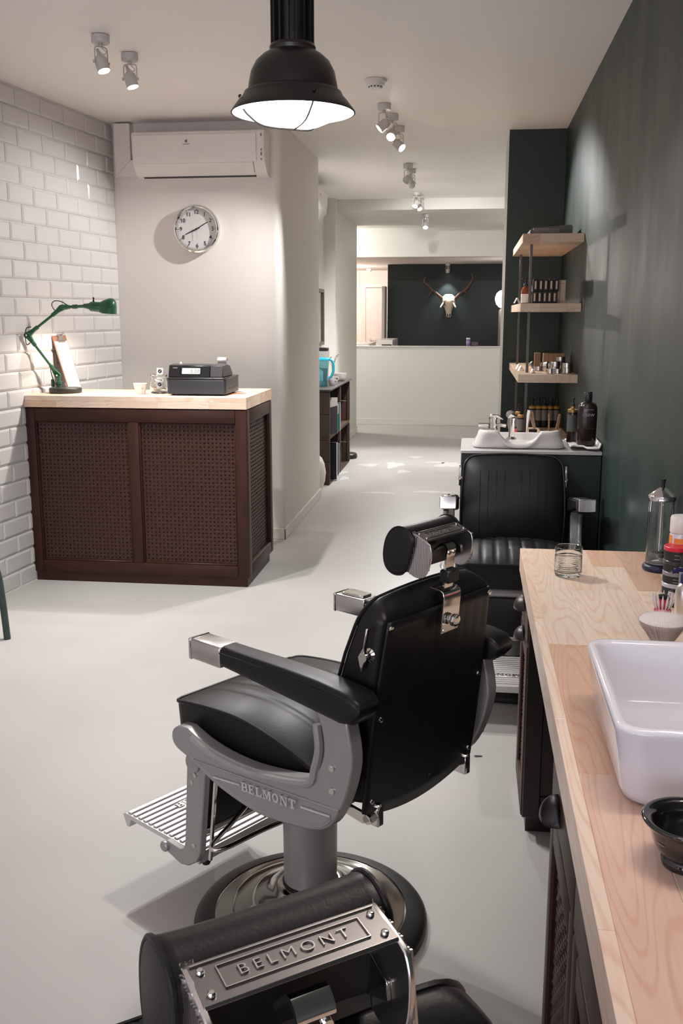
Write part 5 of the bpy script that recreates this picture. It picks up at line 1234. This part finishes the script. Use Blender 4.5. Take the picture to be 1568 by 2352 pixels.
# third shelf
Z3 = 1.1905
tent(1190, 850, 6.15, Z3, 'clear price stand at the back left of the third corner shelf'); tent(1195, 855, 5.95, Z3, 'clear price stand in the middle left of the third corner shelf'); tent(1222, 860, 5.72, Z3, 'clear price stand at the front edge of the third corner shelf', .8)
for k in range(4):
    x = at(1253 + k * 12.3, 825, 6.1).x
    carton('kraft_carton', (x, 6.12, Z3), .031, .06, .098, M_CARD, 'brown kraft carton in the back row of the third shelf, %s of four' % ('leftmost', 'second', 'third', 'rightmost')[k], group='kraft cartons on the third shelf')
t = carton('kraft_carton', (at(1233, 836, 5.98).x, 5.98, Z3 + .0275), .035, .045, .078, mat('corrugated_kraft', (.27, .15, .08), .8), 'brown corrugated carton standing alone on a flat tin of the third shelf')
def rtin(px, py, Y, z, r, h, label, tilt=None):
    x = at(px, py, Y).x; t = thing('silver_tin', label, 'tin', (x, Y, z), 0, 'silver tins on the third shelf')
    obj('body', LA([(r - .001, 0), (r, .001), (r, h * .62), (r - .0006, h * .63)], 32), M_ALU, t); obj('lid', LA([(r + .0004, h * .635), (r + .0008, h * .65), (r + .0008, h - .001), (r - .001, h), (0, h)], 32), M_ALU, t)
    if tilt: t.rotation_euler = tilt; t.location.z = z + r
    return t
rtin(1236, 850, 5.98, Z3, .0265, .027, 'flat silver tin under the standing corrugated carton')
rtin(1222, 838, 6.10, Z3 + .002, .024, .020, 'silver tin stood on edge left of the corrugated carton', (PI / 2 - .12, 0, .6))
rtin(1250, 851, 5.82, Z3 + .002, .029, .024, 'silver tin stood on edge leaning in front of the tin heap', (PI / 2 - .12, 0, 1.1))
rtin(1263, 858, 5.69, Z3, .0185, .027, 'small silver tin at the shelf front, left one of two'); rtin(1280, 858, 5.69, Z3, .0185, .027, 'small silver tin at the shelf front, right one of two')
rtin(1273, 846, 5.86, Z3, .028, .030, 'silver tin under the middle stack of the third shelf'); rtin(1275, 832, 5.86, Z3 + .0302, .028, .030, 'silver tin on top of the middle stack of the third shelf')
rtin(1302, 850, 5.76, Z3, .0275, .029, 'silver tin at the bottom of the right-hand stack'); rtin(1302, 836, 5.76, Z3 + .0292, .0275, .029, 'silver tin at the top of the right-hand stack')
rtin(1287, 822, 6.02, Z3, .028, .055, 'tall silver tin at the back carrying a flat one'); rtin(1287, 822, 6.02, Z3 + .0552, .027, .026, 'flat silver tin on top of the tall one at the back')
rtin(1244, 838, 6.02, Z3, .010, .045, 'narrow silver tube between the kraft cartons and tins')
# lowest shelf
Z4 = .8005
def obottle(px, Y, label, red=False):
    x = at(px, 950, Y).x; t = thing('hair_tonic_bottle', label, 'bottle', (x, Y, Z4), 0, 'dark bottles with amber necks on the lowest shelf')
    obj('body', LA([(.021, 0), (.0225, .003), (.0225, .118), (.021, .122)], 24), M_PRINTB, t)
    obj('label', LA([(.0228, .045), (.0228, .112)], 24, cap=False), mat('shaded_white_label', (.20, .19, .18), .6), t)  # white label, its shade put into the darker colour
    if red: obj('red_label', LA([(.0229, .012), (.0229, .036)], 24, cap=False), mat('coral_label', (.75, .13, .12), .5), t)
    obj('neck', LA([(.0222, .121), (.0222, .134), (.012, .140)], 24), mat('amber_neck', (.45, .24, .05), .4), t)
    obj('pump', LA([(.010, .139), (.010, .152), (.005, .154), (.005, .17), (.009, .172), (.009, .182), (0, .183)], 14), M_BLACKP, t); return t
obottle(1191, 6.05, 'coral-labelled dark bottle on the lowest shelf, left one of the pair', True); obottle(1196.5, 5.86, 'coral-labelled dark bottle on the lowest shelf, right one of the pair', True)
for k in range(5): obottle(1222 + 14 * k, 6.45, 'dark amber-necked bottle, %s in the back row of the lowest shelf' % ('leftmost', 'second from left', 'middle one', 'second from right', 'rightmost')[k])
x = at(1216, 950, 5.98).x
fc = thing('folded_card', 'tall white and kraft folded card standing on the lowest shelf', 'card', (x, 5.98, Z4 + .001), .2)
obj('white_side', PR([(-.026, 0), (-.022, 0), (.0, .150), (-.006, .152)], lambda u, v, d: (u, d, v), -.03, .03), M_PAPER, fc); obj('kraft_side', PR([(.044, 0), (.040, 0), (.001, .150), (.012, .145)], lambda u, v, d: (u, d, v), -.03, .03), M_CREAM, fc)
x = at(1224, 970, 5.80).x
bj2 = thing('cream_jar', 'small jar with blue and black label before the folded card', 'jar', (x, 5.80, Z4)); obj('body', LA([(.022, 0), (.024, .003), (.024, .042), (.022, .045)], 28), M_PAPER, bj2); obj('blue_label', LA([(.0243, .005), (.0243, .04)], 28, cap=False), mat('navy_label', (.02, .03, .10), .5), bj2); obj('lid', LA([(.024, .045), (.0245, .058), (0, .059)], 28), M_BLACKP, bj2)
dx0, dx1 = at(1206, 990, 5.66).x, at(1283, 960, 5.80).x
ds = thing('cardboard_display', 'brown cardboard counter display with slots holding combs on the lowest shelf', 'display stand', (dx0, 5.63, Z4))
obj('tray', PR([(0, 0), (dx1 - dx0, 0), (dx1 - dx0, .078), ((dx1 - dx0) * .45, .045), (0, .020)], lambda u, v, d: (u, d, v), 0, .16), M_CARD, ds, bevel=.001)
for k in range(5): obj('slot_row', PR([(.012, .0245 + .001 * k), (.066, .0405), (.066, .0425), (.012, .0268)], lambda u, v, d: (u, d + k * .024, v + .0005), .004, .010), M_CREAM, ds)
for px, py, lean, lb in ((1261, 975, .02, 'left one of three wooden combs in the cardboard display'), (1276, 960, -.18, 'middle one of three wooden combs in the cardboard display'), (1281, 972, -.1, 'right one of three wooden combs in the cardboard display')):
    x = at(px, 950, 5.74).x; t = thing('wooden_comb', lb, 'comb', (x, 5.72 + .02 * lean, Z4 + .055), 0, 'wooden combs in the cardboard display'); t.rotation_euler = (0, -lean, 0)
    obj('comb_spine', B(-.004, .004, -.012, .012, 0, .105, .002), mat('beech', (.45, .24, .13), .5), t)
    th = bmesh.new()
    for k in range(14): box(th, -.002, .002, .012, .030, .006 + k * .007, .0095 + k * .007)
    obj('teeth', th, MATS['beech'], t)
tent(1176, 970, 6.05, Z4, 'clear price stand on the left of the lowest corner shelf'); tent(1185, 980, 5.8, Z4, 'clear price stand in front of the bottles on the lowest corner shelf')

ht = thing('hair_tuft', 'tiny tuft of dark cut hair on the floor right of the middle chair', 'hair', tuple(on(1097, 1738, 0))); hm = bmesh.new(); r3 = random.Random(3)
for k in range(14):
    a, l = r3.uniform(-.5, .5), r3.uniform(.006, .013); p = Vector((r3.uniform(-.008, .008), r3.uniform(-.005, .005), .0012)); d = Vector((math.cos(a), math.sin(a), 0))
    tube(hm, [p - d * l, p + Vector((0, 0, .0015)), p + d * l], .0006, 4)
obj('strands', hm, mat('dark_hair', (.05, .04, .035), .6), ht)

# ================================================================== corridor: crate shelving and what stands on it
CRX, CRY, CW_, CHH, CDP = -1.240, 8.62, .735, .425, .35
def crate(i, j, label):
    t = thing('wooden_crate', label, 'crate', (CRX, CRY + i * (CW_ + .004), j * (CHH + .003)), 0, 'stacked wooden crates in the corridor'); r = random.Random(i * 7 + j)
    tone = lambda: tuple(c * r.uniform(.75, 1.15) for c in (.055, .030, .019))
    for y in (.0, CW_ - .018):       # end boards of two planks and corner battens
        for k in range(2): obj('end_plank', B(-CDP, -.001, y, y + .018, .012 + k * .201, .012 + k * .201 + .197, .002), WOODC, t, color=tone())
    for x in (-.030, -CDP + .002):
        for y in (.018, CW_ - .036): obj('corner_batten', B(x, x + .028, y, y + .018, .012, CHH - .012, .002), WOODC, t, color=tone())
    for k in range(3):
        x = -CDP + k * .117
        obj('bottom_slat', B(x, x + .110, 0, CW_, 0, .012, .0015), WOODC, t, color=tone()); obj('top_slat', B(x, x + .110, 0, CW_, CHH - .012, CHH, .0015), WOODC, t, color=tone())
    for k in range(3): obj('back_slat', B(-CDP - .010, -CDP, 0, CW_, .01 + k * .137, .01 + k * .137 + .128, .0015), WOODC, t, color=tone())
    return t
for i in range(2):
    for j in range(2): crate(i, j, '%s wooden crate on its side, %s row of the corridor shelving' % (('near', 'far')[i], ('bottom', 'top')[j]))
ZT = 2 * CHH + .004
tb = obj('shelf_board', B(-1.60, -1.225, CRY - .02, CRY + 2 * CW_ + .03, ZT, ZT + .016, .003), mat('dark_grey_board', (.075, .065, .062), .38), None); tag(tb, 'dark grey board lying across the stacked crates', 'shelf board')
ZT += .0165
def book(name, loc, w, h, th, m, label, cat='book', rz=0, lean=0, spine=None):
    t = thing(name, label, cat, loc, 0); t.rotation_euler = (0, lean, rz)
    obj('cover', B(-w, 0, 0, th, 0, h, .0012), m, t); obj('pages', B(-w + .003, .0015, .0022, th - .0022, .003, h - .003), M_PAPER, t); return t
fl2 = CHH + .003 + .0125
mg = book('magazine', (-1.205, 8.86, fl2), .24, .335, .012, mat('charcoal_cover', (.075, .068, .075), .45), 'white and charcoal magazine standing in the upper near crate', 'magazine', rz=.12)
wv = [(-.24, .205), (-.17, .215), (-.12, .24), (-.06, .245), (0, .262), (0, .335), (-.24, .335)]
obj('white_cover_field', PR(wv, lambda u, v, d: (u, -d, v), .0002, .0010), M_PAPER, mg)
obj('cover_swirl', T(smooth_path([(-.17, -.0012, .25), (-.15, -.0012, .235), (-.135, -.0012, .25), (-.15, -.0012, .262), (-.12, -.0012, .24)], 4), .0012, 5), M_PRINTB, mg)
for k in range(20): obj('binding_ring', T([(.0, -.001, .02 + k * .012), (.003, .006, .02 + k * .012), (.0, .013, .02 + k * .012)], .0014, 5), M_PRINTB, mg)
bkb = book('teal_book', (-1.215, 9.12, fl2), .20, .265, .02, mat('teal_cover', (.05, .20, .23), .5), 'teal book with white edges behind the magazine in the upper near crate')
obj('cover_panel', B(-.19, -.01, -.001, -.0001, .16, .255), M_CREAM, bkb)
bkd = book('binder', (-1.215, 8.88, .0125), .26, .345, .05, mat('black_violet_cover', (.016, .012, .018), .4), 'black binder with a white barcode sticker in the lower near crate', 'binder')
st_ = bmesh.new(); box(st_, .0002, .0010, .006, .042, .022, .058); sk_ = obj('sticker', st_, M_PAPER, bkd)
st_ = bmesh.new(); [box(st_, .0010, .0013, .012 + k * .004, .0135 + k * .004, .028, .052) for k in range(6)]; obj('barcode', st_, M_PRINTB, bkd)
book('blue_book', (-1.235, 9.18, .0125), .22, .30, .026, mat('navy_cover', (.03, .04, .14), .45), 'navy blue book with white pages leaning in the lower near crate', lean=.0, rz=.0)
dkb = book('dark_box_file', (-1.36, 8.66, fl2), .19, .20, .07, M_BLACKP, 'black box file in the near end of the upper crate', 'box file')

# filter jug
jq = thing('water_filter_jug', 'clear blue water filter jug with turquoise rim and handle on the crate shelving', 'jug', (-1.385, 8.95, ZT))
S = []
for k, z in ((.80, .0), (.84, .004), (.90, .12), (1.0, .235)): S.append([(u, v, z) for u, v in rrect(.088 * k, .055 * k, .022, 4)])
jb = obj('jug_body', loft(bmesh.new(), S), M_BLUEGL, jq, smooth=50)
S = [[(u, v, z) for u, v in rrect(.088 * k, .055 * k, .022, 4)] for k, z in ((1.0, .2352), (1.06, .237), (1.06, .252), (.98, .258), (.5, .262))]
obj('rim_lid', loft(bmesh.new(), S), M_BLUE, jq, smooth=50)
obj('handle', T(smooth_path([(.085, 0, .245), (.112, 0, .238), (.132, 0, .205), (.134, 0, .15), (.116, 0, .098), (.088, 0, .072)], 5), .0115, 12), M_BLUE, jq)
obj('filter_funnel', LA([(.035, .05), (.036, .13), (.022, .15), (.01, .158), (0, .158)], 28, Matrix.Translation((0, 0, .0))), mat('frosted_filter', (.55, .65, .70), .5), jb)
obj('water_base', LA([(0, .006), (.055, .006), (.058, .05), (0, .05)], 28), mat('blue_water', (.25, .50, .58), .1, trans=.6), jb)
# blender jug behind
bl = thing('coffee_jar', 'tall clear canister with black lid behind the blue filter jug', 'canister', (-1.40, 9.12, ZT))
S = [[(u, v, z) for u, v in rrect(.078 * k, .07 * k, .02, 4)] for k, z in ((.82, .0), (.85, .003), (1.0, .31), (1.0, .315))]
obj('canister', loft(bmesh.new(), S), M_CLEARP, bl, smooth=50)
obj('lid', PR(rrect(.074, .066, .02, 4), lambda u, v, d: (u, v, d), .3155, .345), M_BLACKP, bl, bevel=.004)
obj('coffee', LA([(.045, .004), (.05, .16), (0, .17)], 24), mat('grey_grounds', (.12, .11, .10), .9), bl)
def mug(loc, r, h, label, m=M_PORCG, rz=0, g='white cups on the crate shelving', handle=True):
    t = thing('coffee_cup', label, 'cup', loc, rz, g)
    obj('cup', LA([(0, .002), (r * .6, .0), (r * .72, .006), (r * .92, h * .45), (r, h), (r * .95, h), (r * .85, h * .45), (r * .6, .01), (0, .008)], 32, cap=False), m, t)
    if handle: obj('handle', T(smooth_path([(r * .93, 0, h * .86), (r * 1.45, 0, h * .82), (r * 1.5, 0, h * .45), (r * .85, 0, h * .28)], 5), .005, 8), m, t)
    return t
mug((-1.285, 9.06, ZT), .032, .058, 'white cup with black and red inside, front one beside the filter jug', rz=-.2)
mug((-1.335, 9.42, ZT), .042, .062, 'white cup standing in the middle of the crate board')
mug((-1.300, 9.72, ZT), .075, .075, 'wide white bowl at the far end of the crate board', g='white bowls on the crate shelving', handle=False)
mug((-1.44, 8.84, ZT), .03, .03, 'low white saucer bowl at the near end of the crate board', g='white saucers', handle=False)
sv = thing('sprig_vase', 'small clear vase with a dry sprig on the crate board', 'vase', (-1.345, 9.56, ZT))
obj('vase', LA([(0, .002), (.02, 0), (.024, .02), (.02, .09), (.012, .13), (.014, .15), (.012, .15), (.010, .13), (.018, .09), (.021, .02), (0, .006)], 24, cap=False), M_GLASS, sv)
r9 = random.Random(9)
for k in range(5):
    a = r9.uniform(0, 6.28); pts = [(0, 0, .06), (.012 * math.cos(a), .012 * math.sin(a), .16), (.04 * math.cos(a), .03 * math.sin(a), .20 + .012 * k), (.045 * math.cos(a) + .01, .035 * math.sin(a), .225 + .01 * k)]
    obj('twig', T(smooth_path(pts, 4), .0022, 5), mat('dry_stem', (.22, .24, .16), .7), sv)
    o = obj('leaf', LA([(0, -.011), (.009, -.002), (.008, .005), (0, .012)], 8), mat('dry_leaf', (.36, .38, .28), .7), sv, loc=pts[-1]); o.scale = (1, .3, 1); o.rotation_euler = (a, a, 0)
# framed mirror in the recess, white bin, black foot
fp_ = thing('framed_mirror', 'tall framed mirror with painted dark reflection on the recess wall behind the corridor corner', 'mirror', (-1.598, 10.08, 1.2))
f = bmesh.new(); box(f, 0, .03, 0, .035, 0, .58, .003); box(f, 0, .03, .405, .44, 0, .58, .003); box(f, 0, .03, .035, .405, 0, .035, .003); box(f, 0, .03, .035, .405, .545, .58, .003)
obj('frame', f, mat('dark_gilt', (.10, .07, .045), .4), fp_); obj('mirror_glass', B(.008, .012, .0355, .4045, .0355, .5445), mat('dark_reflection_glass', (.045, .055, .050), .08, noise=.8, nscale=7, spec=.8), fp_)  # mirror glass, its dark reflection put into the colour
wb = thing('waste_bin', 'rounded white bin peeking out behind the corridor corner', 'bin', (-1.36, 8.36, 0))
obj('body', LA([(.06, 0), (.085, .01), (.112, .08), (.12, .16), (.108, .24), (.085, .29), (.06, .31)], 40), M_WHITE, wb); obj('lid', LA([(.062, .31), (.05, .33), (0, .336)], 32), M_CHROMEB, wb)
bf = thing('stand_foot', 'low black foot on the floor behind the wooden crates', 'stand foot', (-1.30, 10.36, 0)); obj('pad', LA([(.10, 0), (.105, .006), (.105, .045), (.09, .056), (0, .058)], 36), M_BLACKP, bf); obj('ring', LA([(.106, .012), (.107, .02), (.106, .028)], 36, cap=False), M_RUBBER, bf)

# ================================================================== beyond the half wall
sk2 = thing('stag_skull', 'bleached stag skull with brown antlers lit on the dark back wall', 'skull', (-.43, 16.985, 1.60))
def SKP(x, y, d): p = at(x, y, 16.98 - d); return p - Vector((-.43, 16.985, 1.60))
# skull: cranium to muzzle, lofted downward
cols_ = [(676, .055, .06, .10), (681, .10, .085, .13), (688, .115, .105, .16), (694, .105, .115, .17), (700, .088, .12, .16), (708, .068, .12, .12), (716, .050, .12, .085), (722, .043, .12, .07), (726, .046, .12, .055), (729, .030, .115, .04)]
S = []
for y, w, d, th in cols_:
    c_ = SKP(1030, y, d); ring = []
    for k in range(20):
        a = 2 * PI * k / 20; ring.append((c_.x + w * math.cos(a), c_.y - th * .5 * math.sin(a) * (1 if math.sin(a) > 0 else .6), c_.z))
    S.append(ring)
obj('cranium', loft(bmesh.new(), S), M_BONE, sk2, smooth=70)
obj('wall_mount', LA([(.05, -.002), (.05, .20)], 16, aim((0, .012, .10), (0, -1, 0))), M_BLACKP, sk2)
M_HOLE = mat('dark_socket', (.02, .014, .010), .9)
for sg in (-1, 1):
    c_ = SKP(1030 + sg * 11, 697, .16); obj('eye_socket', lathe(bmesh.new(), [(0, -.010), (.020, -.006), (.026, 0), (.020, .006), (0, .010)], 14, aim(c_, (sg * .9, -.45, .1))), M_HOLE, sk2)
    c_ = SKP(1030 + sg * 10, 696, .17); obj('brow', T([c_ + Vector((sg * -.03, -.01, .045)), c_ + Vector((sg * .015, .0, .03)), c_ + Vector((sg * .03, .01, -.01))], .014, 8), M_BONE, sk2)
    c_ = SKP(1030 + sg * 2.6, 724, .155); obj('nostril', lathe(bmesh.new(), [(0, -.03), (.008, -.015), (.010, .0), (.006, .02), (0, .026)], 10, aim(c_, (0, 0, 1))), M_HOLE, sk2)
R_beam = [(1043, 688), (1056, 675), (1070, 664), (1077, 655), (1083, 644), (1085, 636), (1082, 627)]
L_beam = [(1018, 688), (1004, 676), (992, 666), (984, 657), (976, 650), (973, 643), (979, 635)]
for beam, dep in ((R_beam, [.10, .14, .18, .22, .24, .24, .22]), (L_beam, [.10, .14, .18, .22, .24, .25, .24])):
    pts = smooth_path([SKP(x, y, d) for (x, y), d in zip(beam, dep)], 5); n = len(pts)
    obj('antler_beam', T(pts, .02, 10, radii=[.026 * (1 - .72 * (i / (n - 1)) ** 1.3) for i in range(n)]), M_ANTLER, sk2)
for a, b, c_ in (((1036, 690), (1042, 698), (1046, 706)), ((1022, 690), (1016, 698), (1011, 706))):
    obj('brow_tine', T(smooth_path([SKP(*a, .12), SKP(*b, .2), SKP(*c_, .28)], 5), .013, 8, radii=None), M_BONE, sk2)
for a, b, c_ in (((1066, 668), (1074, 674), (1077, 679)), ((991, 668), (986, 676), (982, 683)), ((1080, 650), (1084, 643), (1086, 639)), ((976, 650), (970, 651), (968, 648))):
    p = smooth_path([SKP(*a, .19), SKP(*b, .22), SKP(*c_, .25)], 4); obj('tine', T(p, .01, 8, radii=[.013 * (1 - .8 * i / (len(p) - 1)) for i in range(len(p))]), M_ANTLER, sk2)
gl = thing('globe_lamp', 'bright round globe lamp at the right edge of the back room opening', 'lamp', tuple(at(1156, 687, 15.5)))
obj('globe', LA([(0, -.135), (.06, -.125), (.105, -.08), (.125, -.02), (.125, .03), (.105, .085), (.06, .125), (0, .135)], 32, cap=False), mat('lit_globe', (1, 1, 1), emit=(1, .93, .9), estr=9), gl)
obj('stem', T([(0, 0, -.13), (0, 0, -.18)], .02, 10), M_BLACKP, gl)
mrx = at(1150, 750, 15.5)
sc2 = thing('salon_seat', 'tall grey padded seat back under the globe lamp in the back room', 'seat', (mrx.x + .03, 15.75, .0))
obj('seat_back', PR(rrect(.065, .30, .05, 5), lambda u, v, d: (u, d, v + 1.31), -.08, .08), mat('dark_grey_vinyl', (.16, .15, .145), .5), sc2, bevel=.02)
obj('post', T([(0, 0, 0), (0, 0, 1.03)], .03, 12), M_CHROMEB, sc2); obj('foot', LA([(.09, 0), (.09, .015), (.03, .03)], 28), M_CHROMEB, sc2)
pb_ = at(1075, 790, 13.74)
pbt = thing('purple_bottle', 'slim lilac bottle with white cap standing on the half wall', 'bottle', (pb_.x, 13.74, 1.0905)); obj('body', LA([(.026, 0), (.028, .003), (.028, .095)], 24), M_LILAC, pbt); obj('cap', LA([(.0285, .095), (.0285, .112), (0, .113)], 24), M_WHITE, pbt)
obj('print', LA([(.0284, .04), (.0284, .07)], 24, cap=False), mat('pale_lilac', (.30, .22, .38), .5), pbt)
pb_ = at(1090, 790, 13.74)
pbx = thing('purple_box', 'low dark lilac box right of the slim lilac bottle', 'box', (pb_.x, 13.74, 1.0905)); obj('carton', B(-.045, .045, -.03, .03, 0, .056, .003), mat('dark_lilac', (.085, .06, .085), .5), pbx); obj('lid_line', B(-.0455, .0455, -.0305, .0305, .042, .0435), M_BLACKP, pbx)
wd = thing('white_desk', 'white reception desk end just behind the half wall', 'desk', (0, 0, 0))
a0, a1 = at(868, 785, 15.0), at(903, 785, 15.0)
obj('desk_panel', B(a0.x, a1.x, 14.85, 15.9, 0, at(868, 780, 15).z, .004), M_WHITE, wd); a2 = at(820, 790, 15.0)
obj('desk_top', B(a2.x - .5, a2.x + .20, 14.8, 15.9, 1.03, at(830, 790, 14.8).z, .004), M_WHITE, wd)
obj('shelf_recess', B(a0.x + .07, a1.x - .012, 14.846, 14.85, .9, at(868, 791, 14.85).z), M_BLACKP, wd)
